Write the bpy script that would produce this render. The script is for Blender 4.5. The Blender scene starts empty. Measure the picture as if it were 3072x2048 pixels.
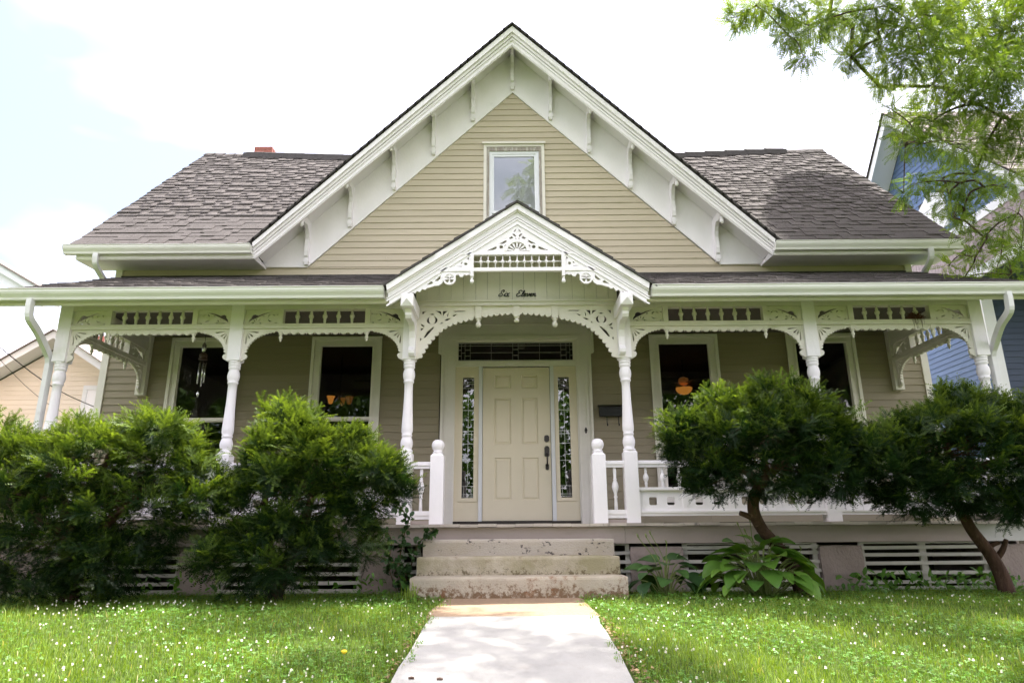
import bpy, math, random
import numpy as np
from mathutils import Matrix, Vector
from mathutils.geometry import tessellate_polygon

random.seed(11)
rng = np.random.default_rng(5)
SC = bpy.context.scene
COL = SC.collection

# ------------------------------------------------------------------ camera
PITCH, ROLL = math.radians(15.97), 0.007
cam_data = bpy.data.cameras.new('camera')
cam_data.lens, cam_data.sensor_width, cam_data.sensor_fit = 24.0, 36.0, 'HORIZONTAL'
cam_data.clip_start, cam_data.clip_end = 0.05, 2000
cam = bpy.data.objects.new('camera', cam_data)
COL.objects.link(cam)
_f = Vector((0, math.cos(PITCH), math.sin(PITCH)))
_u = Vector((0, -math.sin(PITCH), math.cos(PITCH)))
_x = Vector((1, 0, 0))
_r = (_x - _u * ROLL).normalized()
_up = (_u + _x * ROLL).normalized()
cam.matrix_world = Matrix(((_r.x, _up.x, -_f.x, 0), (_r.y, _up.y, -_f.y, 0), (_r.z, _up.z, -_f.z, 0.53), (0, 0, 0, 1)))
SC.camera = cam

# ------------------------------------------------------------------ sky, sun, exposure
SUN = Vector((0.20, 0.235, 0.95)).normalized()          # towards the sun: high, behind the house, a little right
world = bpy.data.worlds.new('World')
SC.world = world
world.use_nodes = True
wn, wl = world.node_tree.nodes, world.node_tree.links
wn.clear()
w_out = wn.new('ShaderNodeOutputWorld')
w_bg = wn.new('ShaderNodeBackground')
w_bg.inputs['Strength'].default_value = 0.08
sky = wn.new('ShaderNodeTexSky')
sky.sky_type = 'NISHITA'
sky.sun_disc = False
sky.sun_elevation = math.asin(SUN.z)
sky.sun_rotation = math.atan2(SUN.x, SUN.y)
sky.air_density, sky.dust_density, sky.ozone_density = 1.0, 3.0, 1.0
w_tc = wn.new('ShaderNodeTexCoord')
w_map = wn.new('ShaderNodeMapping')
w_map.inputs['Scale'].default_value = (1.0, 1.0, 2.2)
w_no = wn.new('ShaderNodeTexNoise')
w_no.inputs['Scale'].default_value = 1.1
w_no.inputs['Detail'].default_value = 5
w_no.inputs['Roughness'].default_value = 0.45
w_ramp = wn.new('ShaderNodeMapRange')
w_ramp.inputs['From Min'].default_value, w_ramp.inputs['From Max'].default_value = 0.37, 0.70
w_ramp.inputs['To Min'].default_value, w_ramp.inputs['To Max'].default_value = 0.055, 1.0
w_mix = wn.new('ShaderNodeMixRGB')
w_mix.inputs['Color2'].default_value = (19.2, 17.6, 18.9, 1)      # thin bright cloud
wl.new(w_tc.outputs['Generated'], w_map.inputs['Vector'])
wl.new(w_map.outputs['Vector'], w_no.inputs['Vector'])
wl.new(w_no.outputs['Fac'], w_ramp.inputs['Value'])
wl.new(w_ramp.outputs['Result'], w_mix.inputs['Fac'])
wl.new(sky.outputs['Color'], w_mix.inputs['Color1'])
wl.new(w_mix.outputs['Color'], w_bg.inputs['Color'])
wl.new(w_bg.outputs['Background'], w_out.inputs['Surface'])

sun_data = bpy.data.lights.new('sun', 'SUN')
sun_data.energy = 3.8
sun_data.angle = math.radians(0.53)
sun_data.color = (1.0, 0.965, 0.90)
sun_ob = bpy.data.objects.new('sun', sun_data)
COL.objects.link(sun_ob)
sun_ob.rotation_euler = SUN.to_track_quat('Z', 'Y').to_euler()
sun_ob.location = (6, 20, 40)

vs = SC.view_settings
vs.view_transform, vs.look = 'Standard', 'None'
vs.exposure, vs.gamma, vs.use_curve_mapping = 1.92, 1.0, False
SC.cycles.max_bounces = 6
SC.cycles.use_adaptive_sampling = True
SC.cycles.adaptive_threshold = 0.03
SC.cycles.diffuse_bounces = 3
SC.cycles.glossy_bounces = 3
SC.cycles.transparent_max_bounces = 8
SC.cycles.caustics_reflective = False
SC.cycles.caustics_refractive = False
SC.cycles.sample_clamp_indirect = 6.0


# ------------------------------------------------------------------ materials
def nodes_of(name):
    m = bpy.data.materials.new(name)
    m.use_nodes = True
    return m, m.node_tree.nodes, m.node_tree.links


def mat(name, col, rough=0.6, var=0.10, scale=5.0, spec=0.3, bump=0.0, bscale=60.0, objvar=0.0,
        stain=None, stain_scale=2.0, stain_lo=0.55, stain_hi=0.7, stretch=(1, 1, 1), attr=None, metal=0.0):
    """Painted or mineral surface: colour with broad and fine noise, optional stains with their own shape, fine relief."""
    m, n, l = nodes_of(name)
    b = n['Principled BSDF']
    b.inputs['Roughness'].default_value = rough
    b.inputs['Specular IOR Level'].default_value = spec
    b.inputs['Metallic'].default_value = metal
    g = n.new('ShaderNodeNewGeometry')
    mp = n.new('ShaderNodeMapping')
    mp.inputs['Scale'].default_value = stretch
    l.new(g.outputs['Position'], mp.inputs['Vector'])
    no = n.new('ShaderNodeTexNoise')
    no.inputs['Scale'].default_value = scale
    no.inputs['Detail'].default_value = 6
    no.inputs['Roughness'].default_value = 0.62
    l.new(mp.outputs['Vector'], no.inputs['Vector'])
    rm = n.new('ShaderNodeMapRange')
    rm.inputs['From Min'].default_value, rm.inputs['From Max'].default_value = 0.25, 0.75
    rm.inputs['To Min'].default_value, rm.inputs['To Max'].default_value = 1 - var, 1 + var
    l.new(no.outputs['Fac'], rm.inputs['Value'])
    fac = rm.outputs['Result']
    if objvar:
        oi = n.new('ShaderNodeObjectInfo')
        r2 = n.new('ShaderNodeMapRange')
        r2.inputs['To Min'].default_value, r2.inputs['To Max'].default_value = 1 - objvar, 1 + objvar
        l.new(oi.outputs['Random'], r2.inputs['Value'])
        mu = n.new('ShaderNodeMath'); mu.operation = 'MULTIPLY'
        l.new(fac, mu.inputs[0]); l.new(r2.outputs['Result'], mu.inputs[1])
        fac = mu.outputs[0]
    if attr:
        at = n.new('ShaderNodeAttribute'); at.attribute_name = 'rnd'
        r3 = n.new('ShaderNodeMapRange')
        r3.inputs['To Min'].default_value, r3.inputs['To Max'].default_value = 1 - attr, 1 + attr
        l.new(at.outputs['Fac'], r3.inputs['Value'])
        mu = n.new('ShaderNodeMath'); mu.operation = 'MULTIPLY'
        l.new(fac, mu.inputs[0]); l.new(r3.outputs['Result'], mu.inputs[1])
        fac = mu.outputs[0]
    mx = n.new('ShaderNodeMixRGB'); mx.blend_type = 'MULTIPLY'
    mx.inputs['Fac'].default_value = 1.0
    mx.inputs['Color1'].default_value = (*col, 1)
    l.new(fac, mx.inputs['Color2'])
    out = mx.outputs['Color']
    if stain:
        if not isinstance(stain, list):
            stain = [(stain, stain_scale, stain_lo, stain_hi, 1.0)]
        for i, st_ in enumerate(stain):
            sc, ss, lo, hi, amt = st_[:5]
            zb_ = st_[5] if len(st_) > 5 else None
            n2 = n.new('ShaderNodeTexNoise')
            n2.noise_dimensions = '4D'
            n2.inputs['W'].default_value = 3.1 + 7 * i
            n2.inputs['Scale'].default_value = ss
            n2.inputs['Detail'].default_value = 9
            n2.inputs['Roughness'].default_value = 0.72
            l.new(mp.outputs['Vector'], n2.inputs['Vector'])
            nf = n2.outputs['Fac']
            if zb_:
                sp_ = n.new('ShaderNodeSeparateXYZ'); l.new(g.outputs['Position'], sp_.inputs['Vector'])
                rz = n.new('ShaderNodeMapRange'); rz.inputs['From Min'].default_value, rz.inputs['From Max'].default_value = zb_[0], zb_[1]
                rz.inputs['To Min'].default_value, rz.inputs['To Max'].default_value = zb_[2], zb_[3]
                l.new(sp_.outputs['Z'], rz.inputs['Value'])
                ad = n.new('ShaderNodeMath'); l.new(nf, ad.inputs[0]); l.new(rz.outputs['Result'], ad.inputs[1])
                nf = ad.outputs[0]
            r4 = n.new('ShaderNodeMapRange')
            r4.inputs['From Min'].default_value, r4.inputs['From Max'].default_value = lo, hi
            r4.inputs['To Max'].default_value = amt
            l.new(nf, r4.inputs['Value'])
            m2 = n.new('ShaderNodeMixRGB')
            m2.inputs['Color2'].default_value = (*sc, 1)
            l.new(r4.outputs['Result'], m2.inputs['Fac'])
            l.new(out, m2.inputs['Color1'])
            out = m2.outputs['Color']
    l.new(out, b.inputs['Base Color'])
    if bump:
        n3 = n.new('ShaderNodeTexNoise')
        n3.inputs['Scale'].default_value = bscale
        n3.inputs['Detail'].default_value = 4
        l.new(mp.outputs['Vector'], n3.inputs['Vector'])
        bp = n.new('ShaderNodeBump')
        bp.inputs['Strength'].default_value = bump
        bp.inputs['Distance'].default_value = 0.01
        l.new(n3.outputs['Fac'], bp.inputs['Height'])
        l.new(bp.outputs['Normal'], b.inputs['Normal'])
    return m


def leaf_mat(name, dark, light, trans=0.35, rough=0.45, use='rnd', spec=0.35, third=None):
    m, n, l = nodes_of(name)
    b = n['Principled BSDF']
    b.inputs['Roughness'].default_value = rough
    b.inputs['Specular IOR Level'].default_value = spec
    if use == 'rnd':
        a = n.new('ShaderNodeAttribute'); a.attribute_name = 'rnd'; fac = a.outputs['Fac']
    else:
        a = n.new('ShaderNodeObjectInfo'); fac = a.outputs['Random']
    cr = n.new('ShaderNodeValToRGB')
    cr.color_ramp.elements[0].color = (*dark, 1)
    cr.color_ramp.elements[1].color = (*light, 1)
    if third:
        e = cr.color_ramp.elements.new(0.96); e.color = (*light, 1)
        cr.color_ramp.elements[-1].color = (*third, 1)
    l.new(fac, cr.inputs['Fac'])
    l.new(cr.outputs['Color'], b.inputs['Base Color'])
    t = n.new('ShaderNodeBsdfTranslucent')
    mc = n.new('ShaderNodeMixRGB'); mc.blend_type = 'MULTIPLY'; mc.inputs['Fac'].default_value = 1
    mc.inputs['Color2'].default_value = (1.5, 1.35, 0.6, 1)
    l.new(cr.outputs['Color'], mc.inputs['Color1'])
    l.new(mc.outputs['Color'], t.inputs['Color'])
    ms = n.new('ShaderNodeMixShader'); ms.inputs['Fac'].default_value = trans
    l.new(b.outputs['BSDF'], ms.inputs[1]); l.new(t.outputs['BSDF'], ms.inputs[2])
    l.new(ms.outputs['Shader'], n['Material Output'].inputs['Surface'])
    return m


def glass_mat(name, tint=(0.92, 0.95, 0.95), gloss=1.0, ior=1.5):
    m, n, l = nodes_of(name)
    n.remove(n['Principled BSDF'])
    fr = n.new('ShaderNodeFresnel'); fr.inputs['IOR'].default_value = ior
    tr = n.new('ShaderNodeBsdfTransparent'); tr.inputs['Color'].default_value = (*tint, 1)
    gl = n.new('ShaderNodeBsdfGlossy'); gl.inputs['Roughness'].default_value = 0.01
    gl.inputs['Color'].default_value = (gloss, gloss, gloss, 1)
    ms = n.new('ShaderNodeMixShader')
    l.new(fr.outputs['Fac'], ms.inputs['Fac'])
    l.new(tr.outputs['BSDF'], ms.inputs[1]); l.new(gl.outputs['BSDF'], ms.inputs[2])
    l.new(ms.outputs['Shader'], n['Material Output'].inputs['Surface'])
    return m


def emit_mat(name, col, strength):
    m, n, l = nodes_of(name)
    b = n['Principled BSDF']
    b.inputs['Base Color'].default_value = (*col, 1)
    b.inputs['Emission Color'].default_value = (*col, 1)
    b.inputs['Emission Strength'].default_value = strength
    b.inputs['Roughness'].default_value = 0.4
    return m


M = {}
M['white'] = mat('white_paint', (0.86, 0.83, 0.835), 0.5, 0.04, 4, bump=0.22, bscale=40, objvar=0.015,
                 stain=[((0.66, 0.63, 0.60), 3.0, 0.60, 0.80, 0.5), ((0.45, 0.42, 0.37), 26, 0.66, 0.71, 0.5)], stretch=(1, 1, 0.5))
M['cream'] = mat('cream_white_paint', (0.74, 0.705, 0.63), 0.5, 0.06, 4, bump=0.15, bscale=35, objvar=0.02,
                 stain=[((0.50, 0.49, 0.34), 2.6, 0.58, 0.78, 0.6), ((0.38, 0.36, 0.28), 25, 0.66, 0.73, 0.5)])
M['gutter'] = mat('gutter_enamel', (0.74, 0.735, 0.68), 0.38, 0.05, 3, spec=0.4,
                  stain=[((0.50, 0.51, 0.40), 2.2, 0.56, 0.76, 0.5), ((0.10, 0.09, 0.06), 16, 0.69, 0.73, 0.85)], stretch=(0.6, 1, 1))
M['downspout'] = mat('downspout_enamel', (0.68, 0.68, 0.66), 0.4, 0.06, 6, spec=0.4,
                     stain=[((0.42, 0.40, 0.35), 6, 0.58, 0.75, 0.5)])
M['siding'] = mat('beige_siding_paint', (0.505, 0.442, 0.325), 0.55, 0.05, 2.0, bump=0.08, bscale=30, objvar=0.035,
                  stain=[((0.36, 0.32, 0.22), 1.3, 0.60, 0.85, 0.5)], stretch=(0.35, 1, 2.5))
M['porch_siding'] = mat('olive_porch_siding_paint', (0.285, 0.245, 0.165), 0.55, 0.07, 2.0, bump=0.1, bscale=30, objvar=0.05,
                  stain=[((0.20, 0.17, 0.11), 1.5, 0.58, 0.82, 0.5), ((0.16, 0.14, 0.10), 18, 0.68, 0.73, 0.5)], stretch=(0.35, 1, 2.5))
M['siding_back'] = mat('siding_backing', (0.10, 0.09, 0.07), 0.9)
M['door'] = mat('cream_door_paint', (0.72, 0.645, 0.475), 0.42, 0.03, 2, spec=0.4, bump=0.03, bscale=20)
M['metal_frame'] = mat('pale_metal_frame', (0.70, 0.71, 0.70), 0.4, 0.03, 5)
M['lead'] = mat('lead_came', (0.50, 0.50, 0.49), 0.35, 0.1, 20, metal=0.7)
M['bronze'] = mat('dark_bronze', (0.028, 0.022, 0.018), 0.35, 0.1, 20, metal=0.4, spec=0.5)
M['black'] = mat('black_enamel', (0.018, 0.019, 0.022), 0.45, 0.1, 10)
M['roof'] = mat('asphalt_shingle', (0.088, 0.079, 0.075), 0.92, 0.22, 55, spec=0.1, bump=0.5, bscale=220, objvar=0.07, attr=0.07,
                stain=[((0.075, 0.070, 0.066), 0.9, 0.56, 0.80, 0.5)])
M['roof_dark'] = mat('dark_ridge_shingle', (0.075, 0.07, 0.067), 0.92, 0.3, 50, spec=0.1, bump=0.4, bscale=200)
M['roof_deck'] = mat('roof_felt', (0.05, 0.046, 0.043), 0.95, 0.2, 20)
SG = ((0.42, 0.37, 0.29), 0.9, 0.13, 5)
GRIT = ((0.25, 0.21, 0.15), 70, 0.56, 0.66, 0.55)
M['concrete_low'] = mat('soil_stained_step', *SG, spec=0.1, bump=0.5, bscale=70,
                        stain=[((0.33, 0.29, 0.19), 1.6, 0.45, 0.65, 0.7), ((0.15, 0.088, 0.045), 26, 0.53, 0.63, 0.9, (.0, .19, .16, -.11)), ((0.20, 0.095, 0.045), 7, 0.57, 0.63, 0.75), GRIT])
M['concrete_mid'] = mat('mossy_step', *SG, spec=0.1, bump=0.5, bscale=70,
                        stain=[((0.235, 0.215, 0.115), 1.9, 0.42, 0.62, 0.8), ((0.11, 0.085, 0.045), 24, 0.60, 0.68, 0.85, (.19, .34, .13, -.08)), ((0.17, 0.12, 0.065), 5, 0.60, 0.66, 0.6), GRIT])
M['concrete_top'] = mat('peeling_step_paint', (0.42, 0.375, 0.32), 0.9, 0.10, 5, spec=0.1, bump=0.5, bscale=70,
                        stain=[((0.36, 0.31, 0.22), 1.8, 0.48, 0.66, 0.7), ((0.035, 0.03, 0.035), 11, 0.575, 0.60, 0.92), GRIT], stretch=(0.8, 1, 1.5))
M['walk'] = mat('pale_concrete', (0.335, 0.33, 0.305), 0.9, 0.14, 3, spec=0.1, bump=0.35, bscale=120,
                stain=[((0.26, 0.24, 0.215), 5, 0.55, 0.75, 0.6), ((0.18, 0.16, 0.13), 60, 0.62, 0.70, 0.6)])
M['pad'] = mat('tan_aggregate', (0.31, 0.225, 0.15), 0.95, 0.16, 30, spec=0.1, bump=0.7, bscale=140,
               stain=[((0.20, 0.115, 0.065), 90, 0.56, 0.68, 0.7), ((0.42, 0.31, 0.21), 120, 0.60, 0.68, 0.7)])
M['skirt'] = mat('taupe_skirt_paint', (0.37, 0.31, 0.275), 0.6, 0.07, 2, bump=0.15, bscale=30,
                 stain=[((0.16, 0.135, 0.12), 14, 0.69, 0.74, 0.8), ((0.30, 0.255, 0.22), 1.5, 0.5, 0.75, 0.6)])
M['grey_skirt'] = mat('grey_white_skirt_paint', (0.50, 0.49, 0.47), 0.6, 0.08, 3, bump=0.15, bscale=30)
M['stucco'] = mat('rough_pier_stucco', (0.30, 0.245, 0.22), 0.95, 0.15, 6, spec=0.1, bump=1.0, bscale=45, stretch=(1, 1, 0.6),
                  stain=[((0.38, 0.34, 0.29), 2, 0.5, 0.7, 0.6)])
M['slat'] = mat('worn_slat_paint', (0.48, 0.46, 0.41), 0.7, 0.12, 8, objvar=0.10, bump=0.2, bscale=40,
                stain=[((0.20, 0.18, 0.15), 9, 0.58, 0.68, 0.7)], stretch=(0.5, 1, 2))
M['floor'] = mat('porch_floor_paint', (0.42, 0.37, 0.32), 0.6, 0.14, 6, objvar=0.14,
                 stain=[((0.12, 0.11, 0.10), 12, 0.58, 0.66, 0.8)])
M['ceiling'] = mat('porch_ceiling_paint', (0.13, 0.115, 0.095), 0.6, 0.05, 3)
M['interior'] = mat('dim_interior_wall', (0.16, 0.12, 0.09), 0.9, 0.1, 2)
M['glass'] = glass_mat('window_glass', (0.55, 0.57, 0.56))
M['clear_glass'] = glass_mat('clear_window_glass', (0.98, 0.985, 0.99), ior=1.75)
M['leaded'] = glass_mat('leaded_glass', (0.30, 0.32, 0.32), ior=2.1)
M['blind'] = mat('white_roller_blind', (0.92, 0.91, 0.95), 0.8, 0.03, 1.5)
M['vinyl'] = mat('white_vinyl', (0.80, 0.81, 0.84), 0.35, 0.02, 4)
M['greywood'] = mat('weathered_window_wood', (0.33, 0.29, 0.25), 0.8, 0.25, 14, stain=[((0.6, 0.58, 0.52), 8, 0.5, 0.6, 0.7)], stretch=(3, 1, 0.5))
M['amber'] = emit_mat('lit_amber_glass', (1.0, 0.36, 0.06), 0.28)
M['amber_dim'] = emit_mat('dim_amber_glass_glow', (0.8, 0.28, 0.06), 0.07)  # dim lamp shades; also a glow put on the fan motor and arms
M['brick'] = mat('red_brick', (0.33, 0.125, 0.095), 0.9, 0.18, 20, objvar=0.15, bump=0.4, bscale=80)
M['mortar'] = mat('chimney_mortar', (0.42, 0.33, 0.28), 0.95, 0.1, 20)
M['bark'] = mat('tree_bark', (0.085, 0.062, 0.045), 0.95, 0.35, 9, spec=0.1, bump=0.9, bscale=28, stretch=(1.6, 1.6, 0.5))
M['yew_bark'] = mat('yew_bark', (0.075, 0.044, 0.030), 0.9, 0.35, 12, spec=0.15, bump=1.0, bscale=30, stretch=(2, 2, 0.5),
                    stain=[((0.20, 0.13, 0.085), 9, 0.55, 0.68, 0.8)])
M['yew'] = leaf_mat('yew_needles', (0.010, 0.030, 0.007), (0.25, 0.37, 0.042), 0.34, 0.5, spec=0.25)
M['locust'] = leaf_mat('locust_leaflets', (0.070, 0.135, 0.024), (0.25, 0.36, 0.060), 0.5, 0.5)
M['oak'] = leaf_mat('street_tree_leaves', (0.030, 0.075, 0.012), (0.11, 0.20, 0.03), 0.3, 0.5)
M['grass'] = leaf_mat('lawn_grass', (0.070, 0.145, 0.012), (0.25, 0.36, 0.045), 0.35, 0.5, third=(0.42, 0.38, 0.16))
M['clover'] = leaf_mat('clover_leaves', (0.045, 0.135, 0.018), (0.16, 0.33, 0.045), 0.3, 0.5)
M['hosta'] = leaf_mat('hosta_leaves', (0.060, 0.145, 0.022), (0.16, 0.30, 0.040), 0.28, 0.4, use='obj')
M['hosta_dark'] = leaf_mat('dark_hosta_leaves', (0.035, 0.085, 0.030), (0.075, 0.16, 0.035), 0.25, 0.4, use='obj')  # deeper green for the smaller clump
M['vine'] = leaf_mat('vine_leaves', (0.022, 0.06, 0.018), (0.060, 0.125, 0.035), 0.2, 0.4)
M['stem'] = mat('green_stem', (0.16, 0.20, 0.06), 0.6, 0.15, 10)
M['dry_stem'] = mat('dry_stem', (0.14, 0.10, 0.05), 0.7, 0.2, 10)
M['petal'] = mat('clover_flower', (0.80, 0.76, 0.68), 0.7, 0.06, 60, objvar=0.08)
M['dandelion'] = mat('dandelion_yellow', (0.80, 0.55, 0.03), 0.7, 0.1, 60)
M['lawn'] = mat('lawn_soil', (0.060, 0.085, 0.022), 0.95, 0.4, 9, spec=0.05, bump=0.6, bscale=60,
                stain=[((0.085, 0.062, 0.038), 3, 0.60, 0.70, 0.7)])
M['cream_lap'] = mat('cream_vinyl_siding', (0.80, 0.71, 0.61), 0.5, 0.03, 2, objvar=0.03)
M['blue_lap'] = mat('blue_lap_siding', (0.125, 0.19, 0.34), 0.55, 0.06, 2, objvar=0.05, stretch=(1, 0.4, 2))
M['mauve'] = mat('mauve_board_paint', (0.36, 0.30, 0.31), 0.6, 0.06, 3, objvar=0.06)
M['dark_blue_lap'] = mat('dark_blue_lap_siding', (0.050, 0.070, 0.115), 0.55, 0.06, 2, objvar=0.05)  # darker blue than the side wall boards; front wall and porch ceiling
M['grey_roof'] = mat('pale_shingle', (0.30, 0.26, 0.24), 0.92, 0.25, 40, spec=0.1, bump=0.4, bscale=120, objvar=0.10, attr=0.12)
M['wire'] = mat('black_cable', (0.02, 0.02, 0.02), 0.6)
M['chime'] = mat('polished_aluminium', (0.70, 0.71, 0.73), 0.25, 0.03, 10, metal=0.9)
M['chime_wood'] = mat('dark_chime_wood', (0.06, 0.032, 0.022), 0.5, 0.2, 10)
M['nest'] = mat('dry_nest_twigs', (0.105, 0.042, 0.030), 0.9, 0.35, 30)
M['litter'] = leaf_mat('dry_leaf_litter', (0.14, 0.085, 0.045), (0.34, 0.24, 0.13), 0.1, 0.8)
M['twig'] = mat('fallen_twig', (0.10, 0.065, 0.05), 0.9, 0.3, 30)


# ------------------------------------------------------------------ mesh helpers
class MB:
    """Collects boxes, prisms, lathes and tubes into one mesh."""

    def __init__(self):
        self.v, self.f, self.sm = [], [], []

    def add(self, vs_, fs_, smooth=False):
        o = len(self.v)
        self.v += [tuple(p) for p in vs_]
        self.f += [tuple(i + o for i in f) for f in fs_]
        self.sm += [smooth] * len(fs_)
        return self

    def box(self, x0, x1, y0, y1, z0, z1):
        vs_ = [(x0, y0, z0), (x1, y0, z0), (x1, y1, z0), (x0, y1, z0), (x0, y0, z1), (x1, y0, z1), (x1, y1, z1), (x0, y1, z1)]
        return self.add(vs_, [(0, 3, 2, 1), (4, 5, 6, 7), (0, 1, 5, 4), (1, 2, 6, 5), (2, 3, 7, 6), (3, 0, 4, 7)])

    def hexa(self, p):
        """Eight corners: bottom ring then top ring."""
        return self.add(p, [(0, 3, 2, 1), (4, 5, 6, 7), (0, 1, 5, 4), (1, 2, 6, 5), (2, 3, 7, 6), (3, 0, 4, 7)])

    def prism(self, poly, a, b, axis='y', holes=()):
        """Flat outline with holes, given thickness. axis y: poly is (x, z); axis x: (y, z); axis z: (x, y)."""
        loops = [list(poly)] + [list(h) for h in holes]

        def P(p, d):
            if axis == 'y':
                return (p[0], d, p[1])
            if axis == 'x':
                return (d, p[0], p[1])
            return (p[0], p[1], d)
        pts = [p for lp in loops for p in lp]
        tris = tessellate_polygon([[Vector((p[0], p[1], 0)) for p in lp] for lp in loops])
        n = len(pts)
        vs_ = [P(p, a) for p in pts] + [P(p, b) for p in pts]
        fs_ = [tuple(t) for t in tris] + [tuple(i + n for i in reversed(t)) for t in tris]
        o = 0
        for lp in loops:
            k = len(lp)
            for i in range(k):
                j = (i + 1) % k
                fs_.append((o + i, o + j, o + j + n, o + i + n))
            o += k
        return self.add(vs_, fs_)

    def lathe(self, prof, cx=0, cy=0, seg=14, smooth=True, axis='z'):
        """prof: (radius, height) from one end to the other."""
        vs_, fs_ = [], []
        for r, z in prof:
            for k in range(seg):
                t = 2 * math.pi * k / seg
                a, b = r * math.cos(t), r * math.sin(t)
                vs_.append((cx + a, cy + b, z) if axis == 'z' else (cx + z, cy + a, b))
        n = len(prof)
        for i in range(n - 1):
            for k in range(seg):
                j = (k + 1) % seg
                fs_.append((i * seg + k, i * seg + j, (i + 1) * seg + j, (i + 1) * seg + k))
        fs_.append(tuple(range(seg - 1, -1, -1)))
        fs_.append(tuple((n - 1) * seg + k for k in range(seg)))
        return self.add(vs_, fs_, smooth)

    def tube(self, path, rad, seg=7, smooth=True, flat=1.0):
        path = [Vector(p) for p in path]
        n = len(path)
        rads = rad if isinstance(rad, (list, tuple)) else [rad] * n
        vs_, fs_ = [], []
        prev = None
        for i, p in enumerate(path):
            t = (path[min(i + 1, n - 1)] - path[max(i - 1, 0)])
            t = t.normalized() if t.length > 1e-9 else Vector((0, 0, 1))
            if prev is None:
                a = t.cross(Vector((0, 0, 1)))
                if a.length < 0.05:
                    a = t.cross(Vector((1, 0, 0)))
            else:
                a = prev - t * prev.dot(t)
            a.normalize()
            prev = a
            b = t.cross(a)
            for k in range(seg):
                q = 2 * math.pi * (k + 0.5) / seg
                vs_.append(p + (a * math.cos(q) + b * math.sin(q) * flat) * rads[i])
        for i in range(n - 1):
            for k in range(seg):
                j = (k + 1) % seg
                fs_.append((i * seg + k, i * seg + j, (i + 1) * seg + j, (i + 1) * seg + k))
        fs_.append(tuple(range(seg - 1, -1, -1)))
        fs_.append(tuple((n - 1) * seg + k for k in range(seg)))
        return self.add(vs_, fs_, smooth)

    def profile_x(self, prof, x0, x1, mitre0=0, mitre1=0):
        """Closed (y, z) profile run along x."""
        k = len(prof)
        vs_ = [(x0, y, z) for y, z in prof] + [(x1, y, z) for y, z in prof]
        fs_ = [(i, (i + 1) % k, (i + 1) % k + k, i + k) for i in range(k)]
        tris = tessellate_polygon([[Vector((y, z, 0)) for y, z in prof]])
        fs_ += [tuple(t) for t in tris] + [tuple(i + k for i in t) for t in tris]
        return self.add(vs_, fs_)

    def mesh(self, name):
        me = bpy.data.meshes.new(name)
        me.from_pydata(self.v, [], self.f)
        me.polygons.foreach_set('use_smooth', self.sm)
        me.update()
        return me


WM = {}


def put(name, me, material=None, parent=None, M4=None):
    """Links one mesh object; M4 is its matrix in the world; keeps it under its parent."""
    if isinstance(me, MB):
        me = me.mesh(name)
    if material is not None and not me.materials:
        me.materials.append(M[material] if isinstance(material, str) else material)
    o = bpy.data.objects.new(name, me)
    COL.objects.link(o)
    m = M4 if M4 is not None else Matrix.Identity(4)
    if parent is not None:
        o.parent = parent
        o.matrix_parent_inverse = WM[parent.name].inverted()
    o.matrix_basis = m
    WM[o.name] = m
    return o


def T(x, y, z):
    return Matrix.Translation((x, y, z))


def RZ(a):
    return Matrix.Rotation(a, 4, 'Z')


def tag(o, label, cat, group=None, kind=None):
    o['label'] = label
    o['category'] = cat
    if group:
        o['group'] = group
    if kind:
        o['kind'] = kind
    return o


def thing(name, label, cat, loc, group=None):
    o = bpy.data.objects.new(name, None)
    o.empty_display_size = 0.2
    COL.objects.link(o)
    o.location = loc
    WM[o.name] = T(*loc)
    return tag(o, label, cat, group)


def setting(o, label=None):
    o['kind'] = 'structure'
    if label:
        o['label'] = label
    return o


def circle(cx, cz, r, n=14, a0=0.0, a1=None):
    if a1 is None:
        return [(cx + r * math.cos(2 * math.pi * k / n), cz + r * math.sin(2 * math.pi * k / n)) for k in range(n)]
    return [(cx + r * math.cos(a0 + (a1 - a0) * k / n), cz + r * math.sin(a0 + (a1 - a0) * k / n)) for k in range(n + 1)]


def crescent(cx, cz, r, w, a0, a1, n=10):
    """Curved slit, thickest in the middle."""
    out = []
    for k in range(n + 1):
        a = a0 + (a1 - a0) * k / n
        out.append((cx + r * math.cos(a), cz + r * math.sin(a)))
    for k in range(n - 1, 0, -1):
        a = a0 + (a1 - a0) * k / n
        q = r - w * math.sin(math.pi * k / n)
        out.append((cx + q * math.cos(a), cz + q * math.sin(a)))
    return out


def petal(cx, cz, a, r0, r1, w):
    """Teardrop slit from r0 to r1 along angle a, widest near r1."""
    c, s = math.cos(a), math.sin(a)
    pts = [(r0, 0), (r0 + (r1 - r0) * .55, w * .7), (r0 + (r1 - r0) * .82, w), (r1, w * .35), (r1, -w * .35), (r0 + (r1 - r0) * .82, -w), (r0 + (r1 - r0) * .55, -w * .7)]
    return [(cx + u * c - v * s, cz + u * s + v * c) for u, v in pts]


def smooth_path(pts, n=8):
    """Catmull-Rom through 2-D or 3-D points."""
    P_ = [Vector(p) for p in pts]
    out = []
    for i in range(len(P_) - 1):
        p0, p1, p2, p3 = P_[max(i - 1, 0)], P_[i], P_[i + 1], P_[min(i + 2, len(P_) - 1)]
        for k in range(n):
            t = k / n
            out.append(0.5 * ((2 * p1) + (p2 - p0) * t + (2 * p0 - 5 * p1 + 4 * p2 - p3) * t * t + (3 * p1 - p0 - 3 * p2 + p3) * t ** 3))
    out.append(P_[-1])
    return out


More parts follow.
